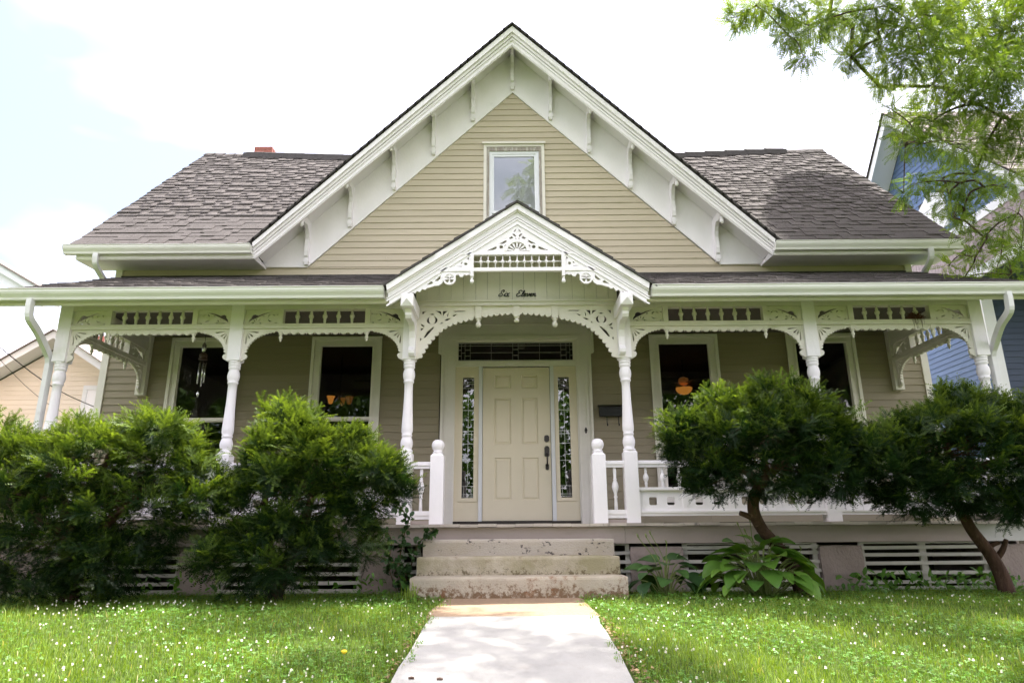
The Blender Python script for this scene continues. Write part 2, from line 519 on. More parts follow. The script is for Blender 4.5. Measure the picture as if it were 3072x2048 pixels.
def scallops(curve, n, side, k=6, depth=0.5):
    """Replaces a polyline by n round bumps on one side. Returns 2-D points."""
    C_ = [Vector((p[0], p[1])) for p in curve]
    L_ = [0.0]
    for a, b in zip(C_, C_[1:]):
        L_.append(L_[-1] + (b - a).length)

    def at(s):
        for i in range(len(L_) - 1):
            if s <= L_[i + 1] or i == len(L_) - 2:
                t = (s - L_[i]) / max(L_[i + 1] - L_[i], 1e-9)
                return C_[i].lerp(C_[i + 1], min(max(t, 0), 1))
    out = []
    for i in range(n):
        a, b = at(L_[-1] * i / n), at(L_[-1] * (i + 1) / n)
        d = b - a
        nrm = Vector((-d.y, d.x)) * side
        for j in range(k):
            t = j / k
            q = math.sin(math.pi * t) ** 0.7
            out.append(tuple(a + d * t + nrm * depth * q))
    out.append(tuple(C_[-1]))
    return out


def np_mesh(name, verts, faces, rnd=None, smooth=False):
    """Large mesh from arrays: verts (n,3), faces (m,3) or (m,4), rnd one value per vertex."""
    me = bpy.data.meshes.new(name)
    k = faces.shape[1]
    me.vertices.add(len(verts))
    me.vertices.foreach_set('co', np.ascontiguousarray(verts, dtype=np.float32).ravel())
    me.loops.add(faces.size)
    me.loops.foreach_set('vertex_index', np.ascontiguousarray(faces, dtype=np.int32).ravel())
    me.polygons.add(len(faces))
    me.polygons.foreach_set('loop_start', np.arange(0, faces.size, k, dtype=np.int32))
    me.polygons.foreach_set('loop_total', np.full(len(faces), k, dtype=np.int32))
    if smooth:
        me.polygons.foreach_set('use_smooth', np.ones(len(faces), dtype=bool))
    if rnd is not None:
        a = me.attributes.new('rnd', 'FLOAT', 'POINT')
        a.data.foreach_set('value', np.ascontiguousarray(rnd, dtype=np.float32))
    me.update()
    me.validate()
    return me

# ------------------------------------------------------------------ ground and paths
def gz(y):
    """Height of the yard: level at the house, falling towards the street."""
    if y >= 5.2:
        return 0.0
    if y <= 0.4:
        return -0.432
    return -0.09 * (5.2 - y)


mb = MB()
xs = [-300, -40, -12, -6, 0, 6, 12, 40, 300]
ys = [-300, -40, -8, 0.4, 1.2, 2.0, 2.8, 3.6, 4.4, 5.2, 7.0, 12, 30, 80, 400]
vv = [(x, y, gz(y) - 0.012) for y in ys for x in xs]
nx = len(xs)
ff = [(j * nx + i, j * nx + i + 1, (j + 1) * nx + i + 1, (j + 1) * nx + i) for j in range(len(ys) - 1) for i in range(nx - 1)]
mb.add(vv, ff)
setting(put('ground', mb, 'lawn'), 'green front yard ground sloping down towards the viewer')


def walk_slab(name, material, xl, xr, y0, y1, lift, n=8):
    """A path slab with slightly uneven edges that follows the slope of the yard."""
    mb = MB()
    rows = []
    for k in range(n + 1):
        y = y0 + (y1 - y0) * k / n
        j1, j2 = random.uniform(-.012, .012), random.uniform(-.012, .012)
        z = gz(y) + lift
        rows.append(((xl + j1, y, z - .08), (xr + j2, y, z - .08), (xr + j2, y, z), (xl + j1, y, z)))
    vs_ = [p for r in rows for p in r]
    fs_ = []
    for k in range(n):
        o, q = 4 * k, 4 * k + 4
        fs_ += [(o + 3, o + 2, q + 2, q + 3), (o, o + 3, q + 3, q), (o + 2, o + 1, q + 1, q + 2)]
    fs_ += [(0, 1, 2, 3), (4 * n + 3, 4 * n + 2, 4 * n + 1, 4 * n)]
    mb.add(vs_, fs_)
    return setting(put(name, mb, material))


walk_slab('front_walk', 'walk', -0.585, 0.575, 0.6, 5.09, 0.012, 18)['label'] = 'pale concrete front walk leading to the steps'
walk_slab('walk_landing', 'pad', -0.62, 0.60, 5.10, 6.52, 0.006, 6)['label'] = 'tan pebbled landing strip at the foot of the steps'

# ------------------------------------------------------------------ the house
XC = 0.05
YW, YP = 9.20, 7.38                     # front wall and porch post planes
HOUSE = thing('house', 'beige clapboard cottage with white gingerbread porch and steep front gable', 'house', (XC, YW, 0))

# wall core: side and back walls, so the rooms are dark
mb = MB()
mb.box(-5.64, -5.50, YW + .05, 15.0, 0, 4.5).box(5.56, 5.70, YW + .05, 15.0, 0, 4.5).box(-5.64, 5.70, 15.0, 15.14, 0, 4.6)
core = put('wall', mb, 'siding', HOUSE)
mb = MB()
mb.prism([(YW + .05, 4.4), (15.0, 4.4), (12.05, 7.75)], -5.64, -5.50, 'x').prism([(YW + .05, 4.4), (15.0, 4.4), (12.05, 7.75)], 5.56, 5.70, 'x')
put('side_gable', mb, 'siding', core)


# front wall backing with openings
def rect(x0, x1, z0, z1):
    return [(x0, z0), (x1, z0), (x1, z1), (x0, z1)]


WIN = [(-4.73, -3.78), (-2.775, -1.822), (1.921, 2.851), (3.83, 4.765)]
holes = [rect(a + .10, b - .10, 1.0, 3.12) for a, b in WIN] + [rect(-.80, .90, .72, 3.2)] + [rect(-.33, .43, 4.55, 6.16)]
poly = [(-5.64, 0), (5.70, 0), (5.70, 4.42), (3.60, 4.42), (0.034, 7.95), (-3.53, 4.42), (-5.64, 4.42)]
fw = put('front_wall', MB().prism(poly, YW + .004, YW + .06, 'y', holes), 'siding_back', HOUSE)


def clap(x00, x01, x10, x11, z0, z1, parent, y=YW, th=.017, material='siding', name='clapboard'):
    """One lapped board: x00..x01 along the bottom edge, x10..x11 along the top."""
    p = [(x00, y - th, z0), (x01, y - th, z0), (x01, y + .002, z0), (x00, y + .002, z0),
         (x10, y - .004, z1), (x11, y - .004, z1), (x11, y + .002, z1), (x10, y + .002, z1)]
    return put(name, MB().hexa(p), material, parent)


EXP = 0.1
# gable boards
z = 4.07
while z < 7.17:
    z1 = min(z + EXP + .006, 7.185)

    def lim(zz):
        if zz < 4.292:
            return -5.62, 5.68
        return 0.03 - (7.19 - zz) / .98 - .01, 0.03 + (7.19 - zz) / .98 + .01
    a0, b0 = lim(z + (.0 if z < 4.25 else 0))
    a1, b1 = lim(min(z1, 7.18))
    if z < 4.292 <= z1:
        a1, b1 = a0, b0
        z1 = 4.296
    if z1 > 4.56 and z < 6.29 and z > 4.5:
        clap(a0, -.408, a1, -.408, z, z1, fw)
        clap(.508, b0, .508, b1, z, z1, fw)
    else:
        xj = random.uniform(a1 + .6, b1 - .6) if b1 - a1 > 2.4 else None
        if xj is None:
            clap(a0, b0, a1, b1, z, z1, fw)
        else:
            clap(a0, xj - .0015, a1, xj - .0015, z, z1, fw)
            clap(xj + .0015, b0, xj + .0015, b1, z, z1, fw)
    z = round(z + EXP, 4) if z1 != 4.296 else 4.294
# porch wall boards
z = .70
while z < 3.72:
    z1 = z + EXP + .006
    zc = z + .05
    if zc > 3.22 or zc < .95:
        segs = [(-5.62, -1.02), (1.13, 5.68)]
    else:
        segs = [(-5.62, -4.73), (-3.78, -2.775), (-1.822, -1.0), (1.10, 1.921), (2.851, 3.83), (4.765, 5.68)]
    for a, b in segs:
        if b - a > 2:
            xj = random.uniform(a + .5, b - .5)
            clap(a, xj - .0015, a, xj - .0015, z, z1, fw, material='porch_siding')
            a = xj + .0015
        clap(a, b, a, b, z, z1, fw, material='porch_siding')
    z += EXP
for x0, x1 in ((-5.70, -5.605), (5.665, 5.76)):
    put('corner_board', MB().box(x0, x1, YW - .03, YW + .12, .62, 4.31), 'cream', HOUSE)

# dim rooms behind the windows
mb = MB()
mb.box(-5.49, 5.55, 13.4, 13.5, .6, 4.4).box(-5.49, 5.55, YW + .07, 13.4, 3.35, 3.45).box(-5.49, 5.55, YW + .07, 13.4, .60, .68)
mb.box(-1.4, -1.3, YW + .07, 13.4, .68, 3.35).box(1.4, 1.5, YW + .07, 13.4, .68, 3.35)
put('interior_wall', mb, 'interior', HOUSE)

# ------------------------------------------------------------------ main roof
Y0R, Y1R, Z0R, Z1R = 8.68, 12.05, 4.44, 7.90
SL = math.atan2(Z1R - Z0R, Y1R - Y0R)
SLEN = math.hypot(Z1R - Z0R, Y1R - Y0R)
XL, XR = -6.08, 6.20


def sag(x):
    a = abs(x - XC)
    return .115 if a < 3.2 else max(0.0, .115 * (1 - (a - 3.2) / 2.9))


def roof_pt(x, t, lift=0.0):
    return Vector((x, Y0R + (Y1R - Y0R) * t - math.sin(SL) * lift, Z0R + (Z1R - Z0R) * t - sag(x) * t + math.cos(SL) * lift))


mb = MB()
XN = [XL, -5, -4.2, -3.2, 0.05, 3.3, 4.2, 5, XR]
vv = [tuple(roof_pt(x, 1)) for x in XN] + [(x, 15.42, Z0R) for x in XN]
k = len(XN)
mb.add(vv, [(i, i + 1, i + 1 + k, i + k) for i in range(k - 1)])
for xe, sg in ((XL, -1), (XR, 1)):      # front slope, cut along the valleys
    n = 8
    rows = []
    for i in range(n + 1):
        t = i / n
        xv = .034 + sg * max((8.03 - (Z0R + (Z1R - Z0R) * t)) / .985, .02)
        rows.append([tuple(roof_pt(xe + (xv - xe) * j / 4, t)) for j in range(5)])
    mb.add([p for r in rows for p in r], [(i * 5 + j, i * 5 + j + 1, i * 5 + j + 6, i * 5 + j + 5) for i in range(n) for j in range(4)])
# cross gable deck
APX, APZ, RS = 0.034, 8.03, 0.985
for s in (-1, 1):
    p = [(APX, 8.62, APZ - .01), (APX, 12.3, APZ - .01), (APX + s * 3.66, 8.62, APZ - .01 - 3.66 * RS), (APX + s * 3.66, 12.3, APZ - .01 - 3.66 * RS)]
    mb.add(p, [(0, 1, 3, 2)])
ROOF = put('main_roof', mb, 'roof_deck', HOUSE)


def tab_mesh(th):
    me = MB().hexa([(0, 0, 0), (1, 0, 0), (1, .17, -.004), (0, .17, -.004), (0, 0, th), (1, 0, th), (1, .17, th - .008), (0, .17, th - .008)]).mesh('shingle')
    a = me.attributes.new('rnd', 'FLOAT', 'POINT')
    a.data.foreach_set('value', [.5] * 8)
    me.materials.append(M['roof'])
    return me


TAB = [tab_mesh(.009), tab_mesh(.0175)]
TABV = [np.array([v.co[:] for v in m.vertices]) for m in TAB]
TABF = np.array([p.vertices[:] for p in TAB[0].polygons])


def field(name, tabs, parent, material):
    """Many alike shingles joined: tabs is a list of (matrix, thickness index, value)."""
    V, F, R_ = [], [], []
    for i, (m, th, r) in enumerate(tabs):
        A = np.array(m)
        V.append(TABV[th] @ A[:3, :3].T + A[:3, 3])
        F.append(TABF + 8 * i)
        R_.append(np.full(8, r))
    o = put(name, np_mesh(name, np.concatenate(V), np.concatenate(F), np.concatenate(R_)), material, parent)
    o['kind'] = 'stuff'
    return o


EX = .143
nc = int(SLEN / EX)
left_tabs, right_tabs = [], []
for c in range(nc + 1):
    t = c * EX / SLEN
    zz = Z0R + (Z1R - Z0R) * t
    half = (APZ - zz) / RS - .02
    for side in (-1, 1):
        if side < 0:
            lo, hi = XL + random.uniform(-.01, .01), APX - half
        else:
            lo, hi = APX + half, XR + random.uniform(-.01, .01)
        x = lo if side < 0 else hi
        first = random.uniform(.05, .3)
        while (x < hi) if side < 0 else (x > lo):
            w = first if first else random.uniform(.09, .21)
            first = 0
            thick = 1 if random.random() < .45 else 0
            x0 = x if side < 0 else x - w
            p = roof_pt(x0 + w / 2, min(t, 1.0), .004)
            p.x = x0
            m4 = Matrix.Translation(p) @ Matrix.Rotation(SL, 4, 'X') @ Matrix.Diagonal((w - .003, 1.0 if t < .98 else .5, 1, 1))
            (left_tabs if side < 0 else right_tabs).append((c, m4, thick, random.random()))
            x += w if side < 0 else -w
for tabs in (left_tabs, right_tabs):
    tabs.sort(key=lambda q: q[0])
    for c, m4, th, r in tabs[:150]:
        put('shingle', TAB[th], None, ROOF, m4)
field('upper_shingle_field', [q[1:] for q in left_tabs[150:] + right_tabs[150:]], ROOF, 'roof')

# ridge caps and the thicker dark ridge vent either side of the gable
for x0, x1, side in ((XL - .01, -5.28, -1), (5.45, XR + .01, 1)):
    mb = MB()
    for i in range(4):
        a, b = x0 + (x1 - x0) * i / 4, x0 + (x1 - x0) * (i + 1) / 4
        zz = Z1R - sag((a + b) / 2) + .012
        mb.add([(a, 11.94, zz - .10), (b, 11.94, zz - .085), (b, 12.05, zz + .025), (a, 12.05, zz + .012), (a, 12.17, zz - .10), (b, 12.17, zz - .10)],
               [(0, 1, 2, 3), (3, 2, 5, 4)])
    put('ridge_cap', mb, 'roof', ROOF)
for x0, x1 in ((-5.28, -.6), (.7, 5.45)):
    mb = MB()
    n = 12
    for i in range(n):
        a, b = x0 + (x1 - x0) * i / n, x0 + (x1 - x0) * (i + 1) / n
        zz = Z1R - sag((a + b) / 2) + .05
        h = .012 if x0 < 0 else -.0
        mb.hexa([(a, 11.90, zz - .17), (b, 11.90, zz - .17), (b, 12.2, zz - .17), (a, 12.2, zz - .17), (a, 11.93, zz - .06 + h), (b, 11.93, zz - .055), (b, 12.17, zz - .06), (a, 12.17, zz - .06)])
        mb.add([(a, 11.925, zz - .058 + h), (b, 11.925, zz - .054), (b, 12.05, zz + .03), (a, 12.05, zz + .04), (a, 12.18, zz - .058), (b, 12.18, zz - .058)], [(0, 1, 2, 3), (3, 2, 5, 4)])
    put('ridge_vent', mb, 'roof_dark', ROOF)

# eave gutters, fascia and soffit of the main roof
KG = [(0, 0), (0, -.112), (-.062, -.112), (-.070, -.085), (-.098, -.052), (-.108, -.030), (-.108, -.006), (-.118, -.004), (-.118, .004), (-.098, .004), (-.098, -.01), (-.01, -.01)]


def gutter(x0, x1, y, z, parent=HOUSE):
    o = put('gutter', MB().profile_x([(y + a, z + b) for a, b in KG], x0, x1), 'gutter', parent)
    for x in (x0, x1):
        e = MB().prism([(y + a, z + b) for a, b in (KG[1], KG[2], KG[3], KG[4], KG[5], KG[6], (-.1, -.006), (0, -.006))], x - .004, x + .004, 'x')
        put('end_cap', e, 'gutter', o)
    return o


gutter(-6.13, -3.57, 8.70, 4.405)
gutter(3.62, 6.19, 8.70, 4.395)
for x0, x1 in ((-6.00, -3.545), (3.60, 6.10)):
    prof = [(8.705, 4.43), (8.705, 4.30), (8.715, 4.285), (8.695, 4.27), (8.715, 4.245), (8.73, 4.235), (9.19, 4.262), (9.19, 4.29), (8.76, 4.33), (8.76, 4.43)]
    put('eave_fascia', MB().profile_x(prof, x0, x1), 'white', HOUSE)

# gable: frieze boards on the wall, soffit, rake fascia, crown, shingle edge
for s in (-1, 1):
    X = lambda d: APX + s * d
    fz = [(X(5.70), 4.305), (X(2.985), 4.288), (X(0), 7.19), (X(0), 7.93), (X(3.62), 4.37), (X(5.70), 4.36)]
    put('frieze_board', MB().prism(fz, YW - .034, YW - .001), 'white', HOUSE)
    so = [(X(0), 7.90), (X(3.60), 7.90 - 3.60 * RS), (X(3.60), 7.935 - 3.60 * RS), (X(0), 7.935)]
    put('gable_soffit', MB().prism(so, 8.752, YW - .036), 'white', HOUSE)
    f = [(X(0), 7.681), (X(3.57), 4.232), (X(3.59), 4.40), (X(0), 7.97)]
    rb = put('rake_fascia', MB().prism(f, 8.72, 8.75), 'white', HOUSE)
    # bead and stepped crown along the rake
    for lo, hi, ya, yb in ((.015, .045, 8.708, 8.722), (.10, .14, 8.70, 8.722), (.15, .20, 8.68, 8.721), (.205, .30, 8.645, 8.719)):
        zz = lambda d, q: 7.681 + q - d * (.964 + (RS - .964) * q / .33)
        g = [(X(0), 7.681 + lo), (X(3.585), zz(3.585, lo)), (X(3.60), zz(3.60, hi)), (X(0), 7.681 + hi)]
        put('rake_moulding', MB().prism(g, ya, yb), 'white', rb)
    mb = MB()
    n = 34
    for i in range(n):
        d0, d1 = 3.68 * i / n, 3.68 * (i + 1) / n + .03
        za, zb = APZ - d0 * RS, APZ - d1 * RS
        mb.hexa([(X(d0), 8.615, za - .020), (X(d1), 8.615, zb - .020), (X(d1), 8.85, zb - .020), (X(d0), 8.85, za - .020),
                 (X(d0), 8.615, za + .002), (X(d1), 8.615, zb + .014), (X(d1), 8.85, zb + .014), (X(d0), 8.85, za + .002)])
    o = put('rake_shingle_edge', mb, 'roof_dark', ROOF)
    o['kind'] = 'stuff'

# scrolled brackets under the gable
BR = [(-2.956, 4.312), (-2.36, 4.907), (-1.745, 5.506), (-1.165, 6.089), (-.574, 6.668), (.034, 7.225), (.613, 6.68), (1.187, 6.106), (1.783, 5.501), (2.384, 4.905), (2.973, 4.315)]
BPROF = [(0, 0), (-.045, 0), (-.055, .03), (-.04, .055), (-.05, .065), (-.052, .105), (-.075, .125), (-.092, .20), (-.088, .29), (-.075, .37), (-.09, .45), (-.13, .515),
         (-.19, .555), (-.24, .545), (-.275, .52), (-.30, .535), (-.395, .535), (-.395, .655), (0, .655)]
BP = [(YW - .034 + a, b) for a, b in BPROF]
bm_b = MB().prism(BP, -.026, .026, 'x').box(-.033, .033, YW - .09, YW - .034, .035, .085).box(-.032, .032, YW - .435, YW - .36, .545, .62).mesh('bracket')
bm_b.materials.append(M['white'])
bm_p = MB().lathe([(.018, 0), (.033, -.01), (.033, -.022), (.024, -.03), (.031, -.05), (.026, -.08), (.010, -.098), (.001, -.102)], 0, YW - .40, 12).mesh('acorn_drop')
bm_p.materials.append(M['white'])
for x, z in BR:
    o = put('bracket', bm_b, None, HOUSE, T(x, 0, z))
    put('acorn_drop', bm_p, None, o, T(x, 0, z + .54))

# upper window
uw = put('window', MB().prism(rect(-.41, .51, 4.45, 6.29), YW - .03, YW + .02, 'y', [rect(-.365, .465, 4.45 + .05, 6.235)]), 'cream', HOUSE)
uw['label'] = 'gable window with white blind'
put('weathered_frame', MB().prism(rect(-.365, .465, 4.5, 6.235), YW - .018, YW + .02, 'y', [rect(-.325, .425, 4.53, 6.17)]), 'greywood', uw)
put('drip_cap', MB().box(-.43, .53, YW - .06, YW - .03, 6.275, 6.305), 'cream', uw)
put('outer_frame', MB().prism(rect(-.325, .425, 4.53, 6.17), YW + .0, YW + .03, 'y', [rect(-.285, .385, 4.57, 6.125)]), 'vinyl', uw)
us = put('sash', MB().prism(rect(-.29, .39, 5.14, 6.13), YW + .01, YW + .04, 'y', [rect(-.255, .355, 5.185, 6.085)]), 'vinyl', uw)
put('pane', MB().box(-.258, .358, YW + .02, YW + .024, 5.182, 6.088), 'clear_glass', us)
us2 = put('lower_sash', MB().prism(rect(-.29, .39, 4.55, 5.16), YW + .035, YW + .06, 'y', [rect(-.25, .35, 4.6, 5.10)]), 'vinyl', uw)
put('pane', MB().box(-.253, .353, YW + .045, YW + .049, 4.597, 5.103), 'glass', us2)
put('blind', MB().box(-.262, .362, YW + .0265, YW + .030, 5.17, 6.10), 'blind', uw)
put('screen', MB().box(-.25, .35, YW + .075, YW + .08, 4.55, 5.12), 'siding_back', uw)


# ------------------------------------------------------------------ tall porch windows
def tall_window(x0, x1):
    zt, zb = 3.225, .98
    w = put('window', MB().prism(rect(x0, x1, zb, zt), YW - .032, YW - .002, 'y', [rect(x0 + .105, x1 - .105, zb + .06, zt - .105)]), 'cream', HOUSE)
    put('back_band', MB().prism([(x0 - .012, zb), (x0 - .012, zt + .012), (x1 + .012, zt + .012), (x1 + .012, zb), (x1 - .03, zb), (x1 - .03, zt - .03), (x0 + .03, zt - .03), (x0 + .03, zb)], YW - .055, YW - .034), 'cream', w)
    put('inner_bead', MB().prism([(x0 + .09, zb + .05), (x0 + .09, zt - .09), (x1 - .09, zt - .09), (x1 - .09, zb + .05), (x1 - .118, zb + .05), (x1 - .118, zt - .118), (x0 + .118, zt - .118), (x0 + .118, zb + .05)], YW - .045, YW - .0345), 'cream', w)
    put('sill', MB().box(x0 - .03, x1 + .03, YW - .085, YW - .033, zb - .03, zb + .03), 'cream', w)
    a, b = x0 + .11, x1 - .11
    s1 = put('upper_sash', MB().prism(rect(a - .01, b + .01, 2.07, 3.125), YW - .002, YW + .03, 'y', [rect(a + .012, b - .012, 2.115, 3.108)]), 'cream', w)
    put('pane', MB().box(a + .008, b - .008, YW + .012, YW + .016, 2.11, 3.115), 'glass', s1)
    s2 = put('lower_sash', MB().prism(rect(a - .01, b + .01, 1.03, 2.09), YW + .032, YW + .058, 'y', [rect(a + .03, b - .03, 1.10, 2.06)]), 'cream', w)
    put('pane', MB().box(a + .025, b - .025, YW + .042, YW + .046, 1.09, 2.065), 'glass', s2)
    return w


for a, b in WIN:
    tall_window(a, b)

# ------------------------------------------------------------------ entrance
dc = put('door_casing', MB().prism([(-.98, .69), (-.98, 2.97), (-1.025, 2.99), (-1.025, 3.70), (1.135, 3.70), (1.135, 2.99), (1.092, 2.97), (1.092, .69), (.88, .69), (.88, 3.175), (-.785, 3.175), (-.785, .69)], YW - .03, YW - .001), 'cream', HOUSE)
for s, xo, xi in ((-1, -.98, -.785), (1, 1.092, .88)):
    for t0, t1, y0 in ((.0, .035, .055), (.055, .085, .042), (.165, .195, .05)):
        a, b = sorted((xo - s * t0, xo - s * t1))
        put('casing_moulding', MB().box(a, b, YW - y0, YW - .031, .69, 2.96 if t0 < .1 else 3.17), 'cream', dc)
    a, b = sorted((xo + s * .043, xo + s * .005))
    put('casing_ear', MB().box(a, b, YW - .056, YW - .031, 3.0, 3.62), 'cream', dc)
put('head_moulding', MB().box(-.83, .92, YW - .052, YW - .031, 3.18, 3.235), 'cream', dc)
put('head_board', MB().box(-.95, 1.05, YW - .040, YW - .031, 3.40, 3.41), 'cream', dc)
# jamb frame: transom bar, mullions
put('transom_bar', MB().box(-.785, .88, YW - .02, YW + .05, 2.80, 2.873), 'cream', dc)
for x0, x1 in ((-.458, -.410), (.517, .568)):
    put('mullion', MB().box(x0, x1, YW - .03, YW + .05, .70, 2.80), 'metal_frame', dc)
put('threshold', MB().box(-.785, .88, YW - .06, YW + .05, .69, .728), 'bronze', dc)

tr = put('transom', MB().prism(rect(-.785, .88, 2.873, 3.175), YW - .012, YW + .04, 'y', [rect(-.748, .845, 2.885, 3.148)]), 'cream', HOUSE)
put('pane', MB().box(-.75, .847, YW + .01, YW + .016, 2.884, 3.150), 'leaded', tr)


def came(x0, x1, z0, z1, parent, y=YW + .004):
    put('came', MB().box(x0, x1, y, y + .006, z0, z1), 'lead', parent)


tx0, tx1, tz0, tz1 = -.748, .845, 2.885, 3.148
w_, h_ = tx1 - tx0, tz1 - tz0
for z_ in (.04, .955, .83):
    came(tx0, tx1, tz0 + h_ * z_ - .003, tz0 + h_ * z_ + .003, tr)
for fr in (.025, .057, .103, .287, .475, .523, .71, .897, .943, .975):
    came(tx0 + w_ * fr - .002, tx0 + w_ * fr + .002, tz0, tz1, tr, YW + .003)
for a, b in ((.103, .475), (.523, .897)):
    came(tx0 + w_ * a, tx0 + w_ * b, tz0 + h_ * .45 - .003, tz0 + h_ * .45 + .003, tr)
for a, b, zs_ in ((.057, .103, (.28, .60)), (.0, .025, (.28, .60)), (.025, .057, (.44,)), (.897, .943, (.28, .60)), (.975, 1, (.28, .6)), (.943, .975, (.44,)), (.475, .523, (.3, .62))):
    for z_ in zs_:
        came(tx0 + w_ * a, tx0 + w_ * b, tz0 + h_ * z_ - .003, tz0 + h_ * z_ + .003, tr, YW + .002)

for x0, x1, gx0, gx1 in ((-.785, -.458, -.680, -.524), (.568, .88, .626, .779)):
    sl = put('sidelight', MB().prism(rect(x0, x1, .73, 2.80), YW - .005, YW + .035, 'y', [rect(gx0, gx1, 1.025, 2.645)]), 'door', HOUSE)
    put('glazing_frame', MB().prism(rect(gx0 - .045, gx1 + .045, .98, 2.69), YW - .022, YW - .006, 'y', [rect(gx0, gx1, 1.025, 2.645)]), 'door', sl)
    put('pane', MB().box(gx0 - .002, gx1 + .002, YW + .008, YW + .014, 1.022, 2.647), 'leaded', sl)
    gw, gh = gx1 - gx0, 1.62
    for z_ in (.012, .03, .095, .30, .44, .52, .545, .72, .91, .945, .965, .988):
        came(gx0, gx1, 1.025 + gh * z_ - .0025, 1.025 + gh * z_ + .0025, sl)
    came(gx0 + gw * .5 - .002, gx0 + gw * .5 + .002, 1.025 + gh * .095, 1.025 + gh * .91, sl, YW + .003)
    for fx in (.18, .82):
        for a, b in ((.012, .095), (.49, .545), (.91, .988)):
            came(gx0 + gw * fx - .002, gx0 + gw * fx + .002, 1.025 + gh * a, 1.025 + gh * b, sl, YW + .003)

panels = [(-.252, -.018, 2.494, 2.681), (.122, .345, 2.494, 2.681), (-.252, -.02, 1.729, 2.358), (.122, .345, 1.729, 2.358), (-.248, -.022, .998, 1.55), (.122, .347, .998, 1.55)]
dr = put('front_door', MB().prism(rect(-.405, .512, .735, 2.785), YW + .005, YW + .045, 'y', [rect(a, b, c, d) for a, b, c, d in panels]), 'door', HOUSE)
for a, b, c, d in panels:
    i1, i2 = .014, .036
    mb = MB()
    R0, R1, R2 = rect(a, b, c, d), rect(a + i1, b - i1, c + i1, d - i1), rect(a + i2, b - i2, c + i2, d - i2)
    vs_ = [(x, YW + .005, z) for x, z in R0] + [(x, YW + .019, z) for x, z in R1] + [(x, YW + .008, z) for x, z in R2]
    fs_ = [(i, (i + 1) % 4, (i + 1) % 4 + 4, i + 4) for i in range(4)] + [(i + 4, (i + 1) % 4 + 4, (i + 1) % 4 + 8, i + 8) for i in range(4)] + [(8, 9, 10, 11)]
    put('door_panel', mb.add(vs_, fs_), 'door', dr)
put('deadbolt', MB().prism([(.425, 1.77), (.425, 1.83), (.445, 1.845), (.47, 1.845), (.49, 1.83), (.49, 1.77), (.47, 1.755), (.445, 1.755)], YW - .018, YW + .004).lathe([(.02, 0), (.02, .01)], 0, 0, 8), 'bronze', dr)
mb = MB()
mb.prism([(.425, 1.57), (.425, 1.68), (.44, 1.70), (.475, 1.70), (.49, 1.68), (.49, 1.57), (.475, 1.56), (.44, 1.56)], YW - .016, YW + .004)
mb.prism([(.435, 1.395), (.435, 1.455), (.445, 1.465), (.47, 1.465), (.48, 1.455), (.48, 1.395), (.47, 1.385), (.445, 1.385)], YW - .014, YW + .004)
mb.tube([(.458, YW - .016, 1.59), (.458, YW - .055, 1.56), (.458, YW - .06, 1.50), (.458, YW - .045, 1.44), (.458, YW - .014, 1.42)], [.012, .011, .010, .010, .010], 8)
put('handle', mb, 'bronze', dr)
put('doorbell', MB().prism(circle(.985, 1.90, .020, 12), YW - .066, YW - .056).prism([(.985 + .016 * math.cos(q), 1.90 + .042 * math.sin(q)) for q in [k * .5236 for k in range(12)]], YW - .056, YW - .050), 'bronze', dc)

# ------------------------------------------------------------------ porch floor, skirt, piers, slatted vents, steps
ZF = .66
fl = put('porch_floor', MB().box(-5.28, 5.42, 7.32, YW, ZF - .06, ZF - .031), 'floor', HOUSE)
x = -5.30
while x < 5.40:
    w = .19
    e = random.uniform(-.012, .012)
    h = random.uniform(-.003, .003)
    put('floor_board', MB().box(x + .0015, x + w - .0015, 7.225 + e, YW - .01, ZF - .03 + h, ZF + h), 'floor', fl)
    x += w
for x0, x1, m_ in ((-5.28, 1.145, 'skirt'), (1.148, 4.70, 'skirt'), (4.703, 5.40, 'grey_skirt')):
    put('skirt_board', MB().box(x0, x1, 7.285, 7.318, .46, ZF - .034), m_, HOUSE)
for x0, x1, z0 in ((-5.25, -4.77, 0), (-3.42, -3.02, 0), (-1.55, -1.17, 0), (1.20, 1.74, 0), (3.14, 3.575, 0), (4.875, 5.40, 0)):
    mb = MB()
    n = 6
    L = [(x0 + random.uniform(-.008, .012), .456 * (1 - i / n) - .03) for i in range(n + 1)]
    R = [(x1 + random.uniform(-.012, .008), .456 * (i / n) - .03) for i in range(n + 1)]
    put('pier', MB().prism(L + R, 7.312, 7.60), 'stucco', HOUSE)


def vent(x0, x1, zs_):
    xm = (x0 + x1) / 2
    hs = [rect(x0 + .06, xm - .035, .0, .44), rect(xm + .035, x1 - .06, .0, .44)] if x1 - x0 > .8 else [rect(x0 + .05, x1 - .05, .0, .44)]
    v = put('slatted_vent', MB().prism(rect(x0 + .01, x1 - .01, -.02, .455), 7.372, 7.40, 'y', hs), 'slat', HOUSE)
    for z_ in zs_:
        e, q = random.uniform(-.006, .006), random.uniform(-.006, .006)
        h = .017
        put('slat', MB().hexa([(x0, 7.345, z_ - h + e), (x1, 7.345, z_ - h + q), (x1, 7.371, z_ - h + q), (x0, 7.371, z_ - h + e), (x0, 7.345, z_ + h + e), (x1, 7.345, z_ + h + q), (x1, 7.371, z_ + h + q), (x0, 7.371, z_ + h + e)]), 'slat', v)


for x0 in (-5.28, 5.38):
    put('side_skirt', MB().box(x0, x0 + .03, 7.62, YW, -.02, .62), 'skirt', HOUSE)
vent(3.56, 4.885, (.402, .335, .245, .158, .07, .005))
vent(1.735, 3.145, (.415, .365, .272, .18, .09, .01))
vent(.985, 1.205, (.365, .275, .185, .10, .02))
vent(-3.03, -1.54, (.41, .36, .272, .185, .095, .02))
vent(-4.78, -3.41, (.41, .35, .262, .175, .09, .015))
vent(-1.18, -.95, (.36, .275, .19, .10, .02))

